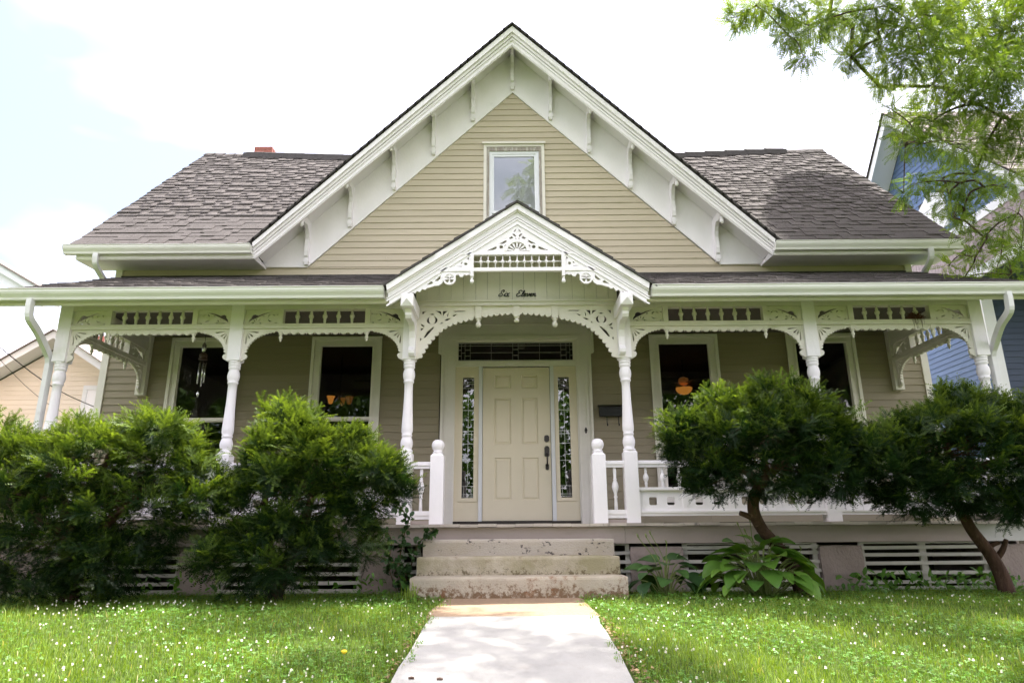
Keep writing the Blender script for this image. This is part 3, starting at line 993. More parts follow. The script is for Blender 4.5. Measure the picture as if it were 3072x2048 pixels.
ST = thing('concrete_steps', 'three weathered concrete entrance steps with peeling stains below the front door', 'steps', (.05, 6.9, 0))


def step(x0, x1, y0, y1, z0, z1, material):
    """A worn step: rounded, slightly uneven front edge."""
    n = 16
    mb = MB()
    rows = []
    for k in range(n + 1):
        x = x0 + (x1 - x0) * k / n
        jy, jz = random.uniform(-.004, .004), random.uniform(-.003, .003)
        e = .010 if k in (0, n) else 0
        rows.append([(x, y1, z0), (x, y0 + e, z0), (x, y0 + jy + e, z1 - .03 + jz), (x, y0 + jy + .005 + e, z1 - .012 + jz), (x, y0 + jy + .018 + e, z1 - .002 + jz - e * .6), (x, y0 + .06, z1 + jz * .5 - e * .6), (x, y1, z1 - e * .6)])
    vs_ = [p for r in rows for p in r]
    fs_ = []
    for k in range(n):
        o, q = 7 * k, 7 * k + 7
        for i in range(6):
            fs_.append((o + i, q + i, q + i + 1, o + i + 1))
    fs_ += [tuple(range(7)), tuple(7 * n + i for i in range(6, -1, -1))]
    mb.add(vs_, fs_, False)
    return put('step', mb, material, ST)


step(-.935, 1.03, 6.49, 7.26, -.04, .188, 'concrete_low')
step(-.915, 1.005, 6.77, 7.265, .18, .355, 'concrete_mid')
step(-.895, .997, 7.05, 7.27, .345, .512, 'concrete_top')

# ------------------------------------------------------------------ porch roof
PY0, PY1, PZ0, PZ1 = 6.90, 9.20, 3.105, 4.155
PSL = math.atan2(PZ1 - PZ0, PY1 - PY0)
PLEN = math.hypot(PZ1 - PZ0, PY1 - PY0)
PXL, PXR = -5.64, 5.78
GX, GZ, GS, YG = .067, 4.115, .675, 6.90          # porch gable: apex x and z, slope, face plane
mb = MB()
for xe, sg in ((PXL, -1), (PXR, 1)):     # cut along the valleys of the porch gable
    q = [(xe, PY0 + .03, PZ0), (GX + sg * 1.46, PY0 + .03, PZ0), (GX + sg * .03, PY1, PZ1), (xe, PY1, PZ1)]
    mb.hexa([(a, b, c - .04) for a, b, c in q] + q)
for s in (-1, 1):
    d = 1.44
    mb.hexa([(GX, YG - .02, GZ - .05), (GX + s * d, YG - .02, GZ - .05 - d * GS), (GX + s * d, 9.15, GZ - .05 - d * GS), (GX, 9.15, GZ - .05),
             (GX, YG - .02, GZ - .012), (GX + s * d, YG - .02, GZ - .012 - d * GS), (GX + s * d, 9.15, GZ - .012 - d * GS), (GX, 9.15, GZ - .012)])
PR = put('porch_roof', mb, 'roof_deck', HOUSE)
tabs = []
nc = int(PLEN / EX)
for c in range(nc + 1):
    t = c * EX / PLEN
    zz = PZ0 + (PZ1 - PZ0) * t
    half = max((GZ - zz) / GS, .0)
    for lo, hi in ((PXL, GX - half), (GX + half, PXR)):
        x = lo
        while x < hi - .02:
            w = min(random.uniform(.13, .34), hi - x)
            p = Vector((x, PY0 + (PY1 - PY0) * t, zz + .003))
            tabs.append((Matrix.Translation(p) @ Matrix.Rotation(PSL, 4, 'X') @ Matrix.Diagonal((w - .003, 1, 1, 1)), 1 if random.random() < .5 else 0, random.random()))
            x += w
field('porch_shingle_field', tabs, PR, 'roof')
put('flashing', MB().box(-5.60, 5.66, YW - .05, YW - .019, 4.10, 4.165), 'roof_dark', PR)

# porch gutters, fascia, soffit, ceiling
gutter(-5.62, -1.37, 6.945, 3.112)
gutter(1.50, 5.80, 6.945, 3.106)
for x0, x1 in ((-5.60, -1.33), (1.46, 5.75)):
    prof = [(6.955, 3.10), (6.955, 3.005), (6.965, 2.992), (6.95, 2.985), (6.97, 2.968), (6.985, 2.962), (7.0, 2.968), (7.0, 3.125), (7.32, 3.125), (7.32, 3.14), (6.985, 3.14)]
    put('porch_fascia', MB().profile_x(prof, x0, x1), 'cream', HOUSE)
for x0, x1 in ((-5.62, -5.585), (5.735, 5.77)):
    put('end_rafter', MB().prism([(6.99, 2.98), (7.45, 3.14), (9.19, 3.93), (9.19, 4.09), (7.0, 3.09)], x0, x1, 'x'), 'cream', HOUSE)
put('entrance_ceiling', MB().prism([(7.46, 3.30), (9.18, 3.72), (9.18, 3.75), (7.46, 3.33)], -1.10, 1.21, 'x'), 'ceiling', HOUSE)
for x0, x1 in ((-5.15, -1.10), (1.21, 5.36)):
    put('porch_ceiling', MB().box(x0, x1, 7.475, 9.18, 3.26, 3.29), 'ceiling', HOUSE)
put('ceiling_sensor', MB().box(.10, .19, 8.3, 8.42, 3.30, 3.46), 'cream', HOUSE)

# ------------------------------------------------------------------ turned posts
PX = [-5.075, -3.12, -1.155, 1.265, 3.375, 5.275]
SHAFT = [(.068, 2.445), (.068, 2.43), (.060, 2.425), (.066, 2.41), (.066, 2.395), (.056, 2.388), (.064, 2.378), (.064, 2.362), (.054, 2.352), (.052, 2.345), (.060, 2.325), (.066, 2.295), (.067, 2.27), (.063, 2.24),
         (.052, 2.215), (.058, 2.208), (.058, 2.192), (.048, 2.185), (.0465, 2.10), (.050, 1.95), (.057, 1.80), (.063, 1.69), (.062, 1.645), (.052, 1.618), (.058, 1.61), (.058, 1.595), (.050, 1.588),
         (.058, 1.565), (.067, 1.535), (.068, 1.51), (.062, 1.475), (.054, 1.45), (.068, 1.44), (.068, 1.415)]
pm = MB()
pm.lathe(SHAFT, 0, 0, 20)
pm.box(-.072, .072, -.072, .072, 2.452, 3.125)
pm.add([(-.072, -.072, 2.452), (.072, -.072, 2.452), (.072, .072, 2.452), (-.072, .072, 2.452), (-.06, -.06, 2.442), (.06, -.06, 2.442), (.06, .06, 2.442), (-.06, .06, 2.442)],
       [(0, 1, 5, 4), (1, 2, 6, 5), (2, 3, 7, 6), (3, 0, 4, 7), (4, 5, 6, 7)])
pm.box(-.072, .072, -.072, .072, ZF, 1.40)
pm.add([(-.072, -.072, 1.40), (.072, -.072, 1.40), (.072, .072, 1.40), (-.072, .072, 1.40), (-.058, -.058, 1.418), (.058, -.058, 1.418), (.058, .058, 1.418), (-.058, .058, 1.418)],
       [(0, 1, 5, 4), (1, 2, 6, 5), (2, 3, 7, 6), (3, 0, 4, 7), (4, 5, 6, 7)])
pm = pm.mesh('porch_post')
pm.materials.append(M['white'])
posts = [put('porch_post', pm, None, HOUSE, T(x, YP + .072, 0)) for x in PX]
# cut-outs beside each post head
for i, x in enumerate(PX):
    pass

# ------------------------------------------------------------------ gingerbread bays
ZB = 3.045                              # underside of the porch beam
Z_R0, Z_R1 = 2.821, 2.876               # spindle rail


def fret_panel(mirror):
    W_, H_ = .385, ZB - Z_R1
    f = lambda u, v: (u / 470 * W_, (225 - v) / 225 * H_)
    hl = []
    hl.append([f(52, 195), f(62, 150), f(85, 120), f(88, 95), f(105, 72), f(130, 62), f(158, 72), f(172, 82), f(235, 52), f(300, 36), f(400, 24), f(330, 42), f(260, 66), f(190, 105), f(125, 140), f(85, 165)])
    c = f(165, 206)
    for a, r1 in ((8, .052), (50, .062), (90, .058), (130, .062), (172, .052)):
        hl.append(petal(c[0], c[1], math.radians(a), .018, r1, .007))
    cc = f(362, 118)
    hl.append(crescent(cc[0] - .008, cc[1] + .018, .026, .014, math.radians(60), math.radians(205), 8))
    hl.append(crescent(cc[0] + .020, cc[1] + .014, .026, .012, math.radians(10), math.radians(110), 7))
    hl.append(crescent(cc[0] - .004, cc[1] - .010, .036, .012, math.radians(185), math.radians(305), 8))
    hl.append([f(228, 95), f(268, 72), f(264, 100)])
    hl.append([f(428, 62), f(462, 58), f(460, 82)])
    hl.append([f(418, 212), f(444, 188), f(444, 212)])
    outline = [(0, 0), (W_, 0), (W_, H_), (0, H_)]
    if mirror:
        outline = [(-x, z) for x, z in outline]
        hl = [[(-x, z) for x, z in h] for h in hl]
    me = MB().prism(outline, -.011, .011, 'y', hl).mesh('fret_panel')
    me.materials.append(M['cream'])
    return me


def corner_bracket(mirror):
    arc = [(.405 - .365 * math.cos(q), 2.535 + .262 * math.sin(q)) for q in [math.radians(2 + 80 * k / 18) for k in range(19)]]
    sc = scallops(arc, 12, -1, 5, .42)
    pts = [(0, 2.44), (.03, 2.46), (.055, 2.475), (.066, 2.50), (.058, 2.522), (.036, 2.532), (.026, 2.54)] + sc + [(.405, 2.79), (.405, Z_R0), (0, Z_R0)]
    hl = [petal(.030, 2.795, math.radians(a), .022, r, .0085) for a, r in ((-86, .155), (-63, .10), (-38, .105), (-6, .145))]
    if mirror:
        pts = [(-x, z) for x, z in pts]
        hl = [[(-x, z) for x, z in h] for h in hl]
    me = MB().prism(pts, -.012, .012, 'y', hl).mesh('corner_bracket')
    me.materials.append(M['cream'])
    return me


FP = [fret_panel(False), fret_panel(True)]
CBM = [corner_bracket(False), corner_bracket(True)]
sp = MB().lathe([(.012, Z_R1 - .004), (.0125, Z_R1 + .012), (.018, Z_R1 + .045), (.014, Z_R1 + .05), (.019, Z_R1 + .056), (.014, Z_R1 + .062), (.024, Z_R1 + .075), (.029, Z_R1 + .092), (.024, Z_R1 + .11), (.013, Z_R1 + .120),
                (.018, Z_R1 + .128), (.018, Z_R1 + .136), (.012, Z_R1 + .142), (.0125, ZB + .002)], 0, 0, 12).mesh('spindle')
sp.materials.append(M['cream'])
dp = MB().box(-.028, .028, -.02, .02, Z_R0 - .045, Z_R0).lathe([(.014, Z_R0 - .044), (.023, Z_R0 - .055), (.023, Z_R0 - .065), (.012, Z_R0 - .078), (.022, Z_R0 - .098), (.020, Z_R0 - .112), (.009, Z_R0 - .124), (.013, Z_R0 - .135), (.002, Z_R0 - .152)], 0, 0, 10).mesh('drop')
dp.materials.append(M['cream'])


def bay(M4, L, n, zt=3.125):
    """A run of porch frieze: local x along the run from 0 to L, y depth."""
    mb = MB().box(0, L, -.045, .045, ZB, zt).box(0, L, -.04, .04, Z_R0, Z_R1).box(0, L, -.046, .046, Z_R1 - .012, Z_R1 - .004)
    root = put('porch_frieze', mb, 'cream', HOUSE, M4)
    PW = .385
    put('fret_panel', FP[0], None, root, M4 @ T(0, 0, Z_R1))
    put('fret_panel', FP[1], None, root, M4 @ T(L, 0, Z_R1))
    for a in (PW, L - PW - .058):
        put('stile', MB().box(a, a + .058, -.038, .038, Z_R1, ZB), 'cream', root, M4)
    a, b = PW + .058, L - PW - .058
    st = (b - a) / (n + 1)
    for i in range(n):
        put('spindle', sp, None, root, M4 @ T(a + st * (i + 1), 0, 0))
    put('corner_bracket', CBM[0], None, root, M4)
    put('corner_bracket', CBM[1], None, root, M4 @ T(L, 0, 0))
    # scalloped valance between the drops
    v0, v1 = .44, L - .44
    pts = [(v0, Z_R0), (v0, Z_R0 - .035)]
    m = max(int((v1 - v0) / .092), 1)
    pw = (v1 - v0) / m
    for i in range(m):
        x0 = v0 + i * pw
        for k in range(1, 7):
            q = math.pi * k / 7
            pts.append((x0 + pw * .38 * (1 - math.cos(q)), Z_R0 - .036 - .030 * math.sin(q)))
        pts += [(x0 + pw * .78, Z_R0 - .036), (x0 + pw * .89, Z_R0 - .062), (x0 + pw, Z_R0 - .036)]
    pts += [(v1, Z_R0)]
    put('valance', MB().prism(pts, -.013, .013), 'cream', root, M4)
    for a in (.422, L - .422):
        put('drop', dp, None, root, M4 @ T(a, 0, 0))
    return root


yb = YP + .05
H = .072
bay(T(PX[0] + H, yb, 0), PX[1] - PX[0] - 2 * H, 6)
bay(T(PX[1] + H, yb, 0), PX[2] - PX[1] - 2 * H, 5)
bay(T(PX[3] + H, yb, 0), PX[4] - PX[3] - 2 * H, 6)
bay(T(PX[4] + H, yb, 0), PX[5] - PX[4] - 2 * H, 5)
LS = 9.10 - (YP + 2 * H)
for x in (PX[0], PX[5]):
    bay(T(x, YP + 2 * H, 0) @ RZ(math.pi / 2), LS, 5, 3.24)
    put('wall_pilaster', MB().box(x - .06, x + .06, 9.10, YW - .018, 2.42, 3.55), 'cream', HOUSE)

# ------------------------------------------------------------------ railings
bl = MB().lathe([(.014, 1.03), (.014, 1.06), (.018, 1.072), (.014, 1.08), (.016, 1.09), (.028, 1.115), (.031, 1.135), (.026, 1.155), (.015, 1.175), (.012, 1.19), (.016, 1.20), (.012, 1.208), (.013, 1.245)], 0, 0, 12).mesh('baluster')
bl.materials.append(M['white'])
lb = MB().lathe([(.018, .80), (.018, .86), (.015, .92), (.022, .935), (.015, .945), (.017, .97), (.030, 1.01), (.036, 1.04), (.030, 1.075), (.016, 1.11), (.022, 1.12), (.015, 1.13), (.018, 1.20), (.015, 1.25)], 0, 0, 12).mesh('baluster')
lb.materials.append(M['white'])


def rsq(cx, cz, h, r=.016):
    out = []
    for a, b, q in ((1, 1, 0), (-1, 1, 90), (-1, -1, 180), (1, -1, 270)):
        for k in range(4):
            t = math.radians(q + 30 * k)
            out.append((cx + a * (h - r) + r * math.cos(t), cz + b * (h - r) + r * math.sin(t)))
    return out


TOPR = [(-.032, 1.243), (.032, 1.243), (.032, 1.275), (.045, 1.275), (.045, 1.305), (.03, 1.314), (-.03, 1.314), (-.045, 1.305), (-.045, 1.275), (-.032, 1.275)]


def railing(M4, L, modules):
    root = put('railing', MB().profile_x(TOPR, 0, L), 'white', HOUSE, M4)
    put('middle_rail', MB().box(0, L, -.045, .045, 1.0, 1.03), 'white', root, M4)
    put('bottom_rail', MB().profile_x([(-.04, .735), (.04, .735), (.04, .765), (.05, .765), (.05, .785), (-.05, .785), (-.05, .765), (-.04, .765)], 0, L), 'white', root, M4)
    pw = L / modules
    for i in range(modules):
        cx = pw * (i + .5)
        put('cutout_panel', MB().prism(rect(pw * i + .002, pw * (i + 1) - .002, .785, 1.0), -.014, .014, 'y', [rsq(cx - .095, .888, .042), rsq(cx + .095, .888, .042)]), 'white', root, M4)
        if i:
            put('panel_strip', MB().box(pw * i - .028, pw * i + .028, -.026, -.0145, .785, 1.0), 'white', root, M4)
    n = max(int(L / .164), 1)
    for i in range(n):
        put('baluster', bl, None, root, M4 @ T(L * (i + .5) / n, 0, 0))
    return root


yr = YP + .072
railing(T(PX[0] + H, yr, 0), PX[1] - PX[0] - 2 * H, 4)
railing(T(PX[1] + H, yr, 0), PX[2] - PX[1] - 2 * H, 4)
railing(T(PX[3] + H, yr, 0), PX[4] - PX[3] - 2 * H, 4)
railing(T(PX[4] + H, yr, 0), PX[5] - PX[4] - 2 * H, 4)
for x in (PX[0], PX[5]):
    railing(T(x, YP + 2 * H, 0) @ RZ(math.pi / 2), YW - .02 - YP - 2 * H, 3)
nm = MB().box(-.072, .072, -.072, .072, ZF, 1.375)
nm.add([(-.072, -.072, 1.375), (.072, -.072, 1.375), (.072, .072, 1.375), (-.072, .072, 1.375), (-.045, -.045, 1.405), (.045, -.045, 1.405), (.045, .045, 1.405), (-.045, .045, 1.405)],
       [(0, 1, 5, 4), (1, 2, 6, 5), (2, 3, 7, 6), (3, 0, 4, 7), (4, 5, 6, 7)])
nm.lathe([(.048, 1.404), (.056, 1.412), (.056, 1.422), (.042, 1.432), (.058, 1.452), (.068, 1.48), (.068, 1.505), (.058, 1.532), (.036, 1.55), (.004, 1.556)], 0, 0, 18)
nm = nm.mesh('newel_post')
nm.materials.append(M['white'])
for xn, xp in ((-.812, PX[2]), (.922, PX[3])):
    put('newel_post', nm, None, HOUSE, T(xn, yr, 0))
    a, b = sorted((xn, xp))
    rr = put('railing', MB().profile_x([(yr + p, q) for p, q in TOPR], a + H, b - H), 'white', HOUSE)
    put('bottom_rail', MB().profile_x([(yr - .035, .715), (yr + .035, .715), (yr + .035, .755), (yr + .045, .755), (yr + .045, .80), (yr - .045, .80), (yr - .045, .755), (yr - .035, .755)], a + H, b - H), 'white', rr)
    put('baluster', lb, None, rr, T((a + b) / 2, yr, 0))
    put('floor_block', MB().box(a + H, b - H, yr - .03, yr + .03, ZF + .004, .70), 'skirt', rr)

# ------------------------------------------------------------------ arched frieze over the entrance
xa, xb = PX[2] + H, PX[3] - H
cxm, hw = (xa + xb) / 2, (xb - xa) / 2
left = smooth_path([(-hw, 2.452), (-hw + .045, 2.48), (-.985, 2.665), (-.785, 2.85), (-.435, 2.952), (-.20, 2.988), (0, 2.998)], 6)
seg1 = [p for p in left if p[0] <= -.47]
seg2 = [p for p in left if p[0] >= -.42]
s1 = scallops(seg1[5:], 13, -1, 5, .42)
s2 = scallops(seg2, 6, -1, 5, .40)
head = [tuple(p) for p in seg1[:5]]
lpts = head + s1 + [(-.47, 2.965), (-.42, 2.965)] + s2[1:]
pts = lpts + [(-x, z) for x, z in reversed(lpts[:-1])]
outline = [(cxm + x, z) for x, z in pts] + [(xb, 3.075), (xa, 3.075)]


def spandrel(s):
    h = []
    c = (-.965, 2.905)
    h.append(crescent(c[0] - .018, c[1] + .006, .043, .026, math.radians(95), math.radians(285), 9))
    h.append(crescent(c[0] + .018, c[1] + .006, .043, .026, math.radians(85), math.radians(-105), 9))
    h.append([(c[0] - .035, c[1] + .075), (c[0], c[1] + .088), (c[0] + .035, c[1] + .075), (c[0], c[1] + .068)])
    h.append([(-1.082, 3.02), (-1.03, 3.02), (-1.055, 3.005), (-1.075, 2.975)])
    h.append([(-.925, 3.022), (-.87, 3.022), (-.858, 2.97), (-.875, 2.99)])
    h.append([(-.845, 3.022), (-.785, 3.022), (-.825, 2.99), (-.842, 2.955)])
    h.append([(-.735, 3.023), (-.60, 3.023), (-.58, 3.012), (-.64, 3.010), (-.70, 3.008)])
    h.append(crescent(-.765, 2.968, .030, .012, math.radians(100), math.radians(230), 6))
    h.append([(-.735, 2.965), (-.705, 2.978), (-.675, 2.982), (-.72, 2.952)])
    h.append([(-.83, 2.905), (-.80, 2.928), (-.745, 2.935), (-.79, 2.905)])
    h.append([(-.875, 2.862), (-.85, 2.89), (-.845, 2.872)])
    h.append([(-1.090, 2.875), (-1.045, 2.835), (-1.06, 2.832), (-1.085, 2.845)])
    h.append([(-1.092, 2.815), (-1.05, 2.82), (-1.09, 2.785)])
    h.append([(-1.06, 2.70), (-1.02, 2.775), (-.96, 2.825), (-.935, 2.828), (-.985, 2.765), (-1.035, 2.705)])
    h.append([(-1.094, 2.66), (-1.078, 2.69), (-1.096, 2.705)])
    return [[(cxm + s * x, z) for x, z in q] for q in h]


ef = put('entrance_frieze', MB().prism(outline, YP + .035, YP + .06, 'y', spandrel(1) + spandrel(-1)), 'cream', HOUSE)
for dx, zb_, dz in ((-.436, 2.923, .104), (0, 2.945, .068), (.436, 2.923, .104)):
    b_ = put('pendant_block', MB().box(cxm + dx - .035, cxm + dx + .035, YP + .01, YP + .075, zb_, 3.07), 'cream', ef)
    sc_ = dz / .104
    put('ball_drop', MB().lathe([(.028, zb_ + .002), (.030, zb_ - .012 * sc_), (.018, zb_ - .03 * sc_), (.018, zb_ - .036 * sc_), (.028, zb_ - .05 * sc_), (.033, zb_ - .068 * sc_), (.028, zb_ - .09 * sc_), (.014, zb_ - .102 * sc_), (.002, zb_ - .104 * sc_)], cxm + dx, YP + .042, 14), 'cream', ef)
put('frieze_beam', MB().box(xa, xb, YP + .005, YP + .12, 3.072, 3.14).box(xa, xb, YP - .015, YP + .005, 3.115, 3.138).box(xa, xb, YP - .008, YP + .005, 3.072, 3.088), 'cream', ef)

# ------------------------------------------------------------------ porch gable
PG = put('porch_gable', MB().prism([(PX[2] + .05, 3.142), (PX[3] - .05, 3.142), (PX[3] - .05, 3.27), (GX, 4.05), (PX[2] + .05, 3.27)], YP + .05, YP + .09), 'siding_back', HOUSE)
x = PX[2] + .055
while x < PX[3] - .06:
    w = random.uniform(.125, .15)
    x1 = min(x + w, PX[3] - .055)
    tz = lambda q: min(4.055 - abs(q - GX) * GS, 4.05)
    if x < GX < x1:
        pl = [(x, 3.14), (x1, 3.14), (x1, tz(x1)), (GX, tz(GX)), (x, tz(x))]
    else:
        pl = [(x, 3.14), (x1, 3.14), (x1, tz(x1)), (x, tz(x))]
    put('gable_board', MB().prism([(p[0] + (.0015 if p[0] == x else -.0015 if p[0] == x1 else 0), p[1]) for p in pl], YP + .03, YP + .049), 'cream', PG)
    x = x1
for s in (-1, 1):
    X = lambda d: GX + s * d
    zt, zb_ = 4.085, 3.847
    D1 = 1.40
    rk = put('rake_fascia', MB().prism([(X(0), zb_), (X(D1 - .03), zb_ - (D1 - .03) * GS), (X(D1 + .005), zt - .06 - D1 * GS), (X(0), zt - .06)], YG, YG + .03), 'white', PG)
    for lo, hi, ya in ((.0, .02, .008), (.055, .075, .010), (.085, .10, .014), (.15, .165, .022), (.165, .238, .05)):
        put('rake_moulding', MB().prism([(X(0), zb_ + lo), (X(D1), zb_ + lo - D1 * GS), (X(D1 + .01), zb_ + hi - (D1 + .01) * GS), (X(0), zb_ + hi)], YG - ya, YG - .0015), 'white', rk)
    put('gable_soffit', MB().prism([(X(.0), 4.045), (X(D1), 4.045 - D1 * GS), (X(D1), 4.06 - D1 * GS), (X(0), 4.06)], YG + .031, 7.405), 'cream', PG)
    mb = MB()
    n = 13
    for i in range(n):
        d0, d1 = 1.47 * i / n, 1.47 * (i + 1) / n + .015
        za, zb2 = GZ - d0 * GS, GZ - d1 * GS
        j = random.uniform(-.012, .012)
        mb.hexa([(X(d0), YG - .065 + j, za - .028), (X(d1), YG - .065 + j, zb2 - .028), (X(d1), 9.1, zb2 - .028), (X(d0), 9.1, za - .028),
                 (X(d0), YG - .065 + j, za - .005), (X(d1), YG - .065 + j, zb2 + .008), (X(d1), 9.1, zb2 + .008), (X(d0), 9.1, za - .005)])
    o = put('rake_shingle_edge', mb, 'roof_dark', PR)
    o['kind'] = 'stuff'
yg0, yg1 = YG + .004, YG + .026
# sunburst panel in the peak
hb = 3.515
tri = [(GX - .49, hb), (GX + .49, hb), (GX, 3.846)]
sb = (.062, 3.532)
hl = [[(sb[0] + .105, sb[1])] + circle(sb[0], sb[1], .105, 14, 0, math.pi)[1:-1] + [(sb[0] - .105, sb[1])]]
for s in (-1, 1):
    q = lambda dx, z: (GX + s * dx, z)
    hl.append(circle(GX + s * .178, 3.583, .021, 10))
    hl.append([q(.345, 3.537), q(.235, 3.59), q(.225, 3.567), q(.262, 3.547)])
    hl.append([q(.205, 3.617), q(.125, 3.665), q(.115, 3.645), q(.155, 3.62)])
    hl.append([q(.145, 3.592), q(.128, 3.612), q(.118, 3.60), q(.128, 3.575)])
    hl.append([q(.098, 3.685), q(.060, 3.712), q(.046, 3.688), q(.075, 3.675)])
    hl.append([q(.012, 3.715), q(.032, 3.738), q(.055, 3.742), q(.048, 3.722), q(.022, 3.70)])
    hl.append([q(.014, 3.775), q(.038, 3.757), q(.036, 3.775), q(.014, 3.798)])
    hl.append([q(.008, 3.69), q(.030, 3.682), q(.010, 3.668)])
sbp = put('sunburst_panel', MB().prism(tri, yg0, yg1, 'y', hl), 'white', PG)
for k in range(7):
    a = math.pi * (k + .5) / 7
    put('sun_ray', MB().prism(petal(sb[0], sb[1], a, .018, .108, .011), yg0 + .002, yg1 - .004), 'white', sbp)
put('sun_hub', MB().prism(circle(sb[0], sb[1], .030, 8, 0, math.pi), yg0 - .004, yg1 - .002), 'white', sbp)
put('sun_ring', MB().prism(circle(sb[0], sb[1], .142, 16, 0, math.pi) + list(reversed(circle(sb[0], sb[1], .107, 16, 0, math.pi))), yg0 - .008, yg0 - .0005), 'white', sbp)
# spindle screen
put('screen_rail', MB().box(-.60, .735, yg0 - .012, yg1 + .01, 3.487, 3.5145), 'white', PG)
put('screen_rail', MB().box(-.775, .91, yg0 - .012, yg1 + .01, 3.297, 3.338), 'white', PG)
scs = MB().lathe([(.006, 3.336), (.006, 3.395), (.0175, 3.402), (.020, 3.413), (.0175, 3.424), (.006, 3.431), (.006, 3.489)], 0, 0, 10).mesh('screen_spindle')
scs.materials.append(M['white'])
for k in range(11):
    put('screen_spindle', scs, None, PG, T(-.413 + .952 * (k + 1) / 12, YG + .016, 0))
put('screen_rod', MB().tube([(-.42, YG + .016, 3.413), (.545, YG + .016, 3.413)], .006, 6), 'white', PG)
for s in (-1, 1):
    q = lambda dx, z: (GX + s * dx, z)
    # corner fret beside the screen
    tri = [q(.515, 3.4868), q(.535, 3.4868), q(.755, 3.3385), q(.515, 3.3385)]
    hl = [[q(.53, 3.468), q(.53, 3.43), q(.553, 3.448)], circle(GX + s * .565, 3.387, .017, 9), [q(.60, 3.41), q(.625, 3.393), q(.603, 3.385)], [q(.60, 3.363), q(.685, 3.358), q(.61, 3.352)]]
    put('corner_fret', MB().prism(tri, yg0, yg1, 'y', hl), 'white', PG)
    put('screen_post', MB().box(*sorted((GX + s * .478, GX + s * .514)), yg0 - .016, yg1 + .012, 3.238, 3.4865), 'white', PG)
    put('ball_drop', MB().lathe([(.015, 3.239), (.018, 3.23), (.010, 3.218), (.018, 3.204), (.022, 3.19), (.018, 3.172), (.004, 3.162)], GX + s * .496, YG + .016, 12), 'white', PG)
    # scrolled lower fret with a spoked wheel
    top = [q(.518, 3.2968), q(.82, 3.2968), q(1.175, 3.050)]
    bot = [(1.150, 3.038), (1.130, 3.062), (1.105, 3.052), (1.085, 3.078), (1.055, 3.066), (1.03, 3.10), (1.0, 3.090), (.975, 3.112), (.945, 3.118), (.90, 3.135), (.855, 3.138), (.82, 3.16), (.80, 3.20), (.80, 3.235), (.675, 3.235), (.665, 3.262), (.64, 3.264), (.625, 3.236), (.595, 3.236), (.58, 3.262), (.555, 3.252), (.535, 3.262), (.518, 3.258)]
    hl = [[q(.835, 3.255), q(.835, 3.215), q(.865, 3.19), q(.90, 3.19)], [q(.935, 3.19), q(.99, 3.142), q(.93, 3.155), q(.91, 3.17)]]
    put('scroll_fret', MB().prism(top + [q(a, b) for a, b in bot], yg0, yg1, 'y', hl), 'white', PG)
    wc = (GX + s * .738, 3.214)
    wh = put('fret_wheel', MB().prism(circle(wc[0], wc[1], .070, 20), yg0 - .012, yg1 - .006, 'y', [circle(wc[0], wc[1], .052, 16)]), 'white', PG)
    mb = MB()
    for k in range(4):
        a = math.pi / 2 * k
        mb.prism(petal(wc[0], wc[1], a, .0, .054, .012), yg0 - .006, yg1 - .008)
    put('wheel_spokes', mb, 'white', wh)
# outlooker beams with pyramid ends and scrolled brackets on the two entrance posts
for x, pst in ((PX[2] + .037, posts[2]), (PX[3] - .037, posts[3])):
    mb = MB().box(x - .067, x + .067, YG - .015, YP, 2.905, 3.042)
    mb.add([(x - .067, YG - .015, 2.905), (x + .067, YG - .015, 2.905), (x + .067, YG - .015, 3.042), (x - .067, YG - .015, 3.042), (x, YG - .06, 2.974)], [(0, 1, 4), (1, 2, 4), (2, 3, 4), (3, 0, 4)])
    ob = put('outlooker', mb, 'white', pst)
    pf = [(YP, 2.475), (YP - .05, 2.475), (YP - .075, 2.50), (YP - .08, 2.53), (YP - .06, 2.56), (YP - .045, 2.58), (YP - .045, 2.68), (YP - .07, 2.75), (YP - .13, 2.80), (YP - .22, 2.82), (YP - .30, 2.80), (YP - .36, 2.81), (YP - .385, 2.84), (YP - .38, 2.87), (YP - .40, 2.905), (YP, 2.905)]
    put('scroll_bracket', MB().prism(pf, x - .034, x + .034, 'x'), 'white', pst)

# ------------------------------------------------------------------ downspouts
def downspout(path, name='downspout', r=.046):
    return put(name, MB().tube(smooth_path(path, 4), r, 4, False, .75), 'downspout', HOUSE)


downspout([(-5.69, 8.655, 4.30), (-5.69, 8.655, 4.22), (-5.70, 8.72, 4.13), (-5.72, 9.08, 3.97), (-5.73, 9.14, 3.85), (-5.73, 9.15, 3.5)])
downspout([(5.74, 8.655, 4.30), (5.74, 8.655, 4.22), (5.75, 8.72, 4.13), (5.79, 9.08, 3.97), (5.81, 9.14, 3.85), (5.81, 9.15, 3.5)])
for s, x0, x1 in ((-1, -5.14, -5.205), (1, 5.30, 5.395)):
    downspout([(x0, 6.89, 3.01), (x0, 6.89, 2.90), (x0, 6.92, 2.80), (x0 + s * .03, 7.12, 2.71), (x1, 7.36, 2.56), (x1, 7.43, 2.47), (x1, 7.44, 2.30), (x1, 7.44, 1.4), (x1, 7.44, .68)], r=.05)

# ------------------------------------------------------------------ chimney
cx0, cx1, cy0, cy1 = -5.42, -5.04, 12.75, 13.2
ch = put('chimney', MB().box(cx0 + .008, cx1 - .008, cy0 + .008, cy1 - .008, 7.0, 8.50), 'mortar', ROOF)
ch['label'] = 'red brick chimney behind the ridge'
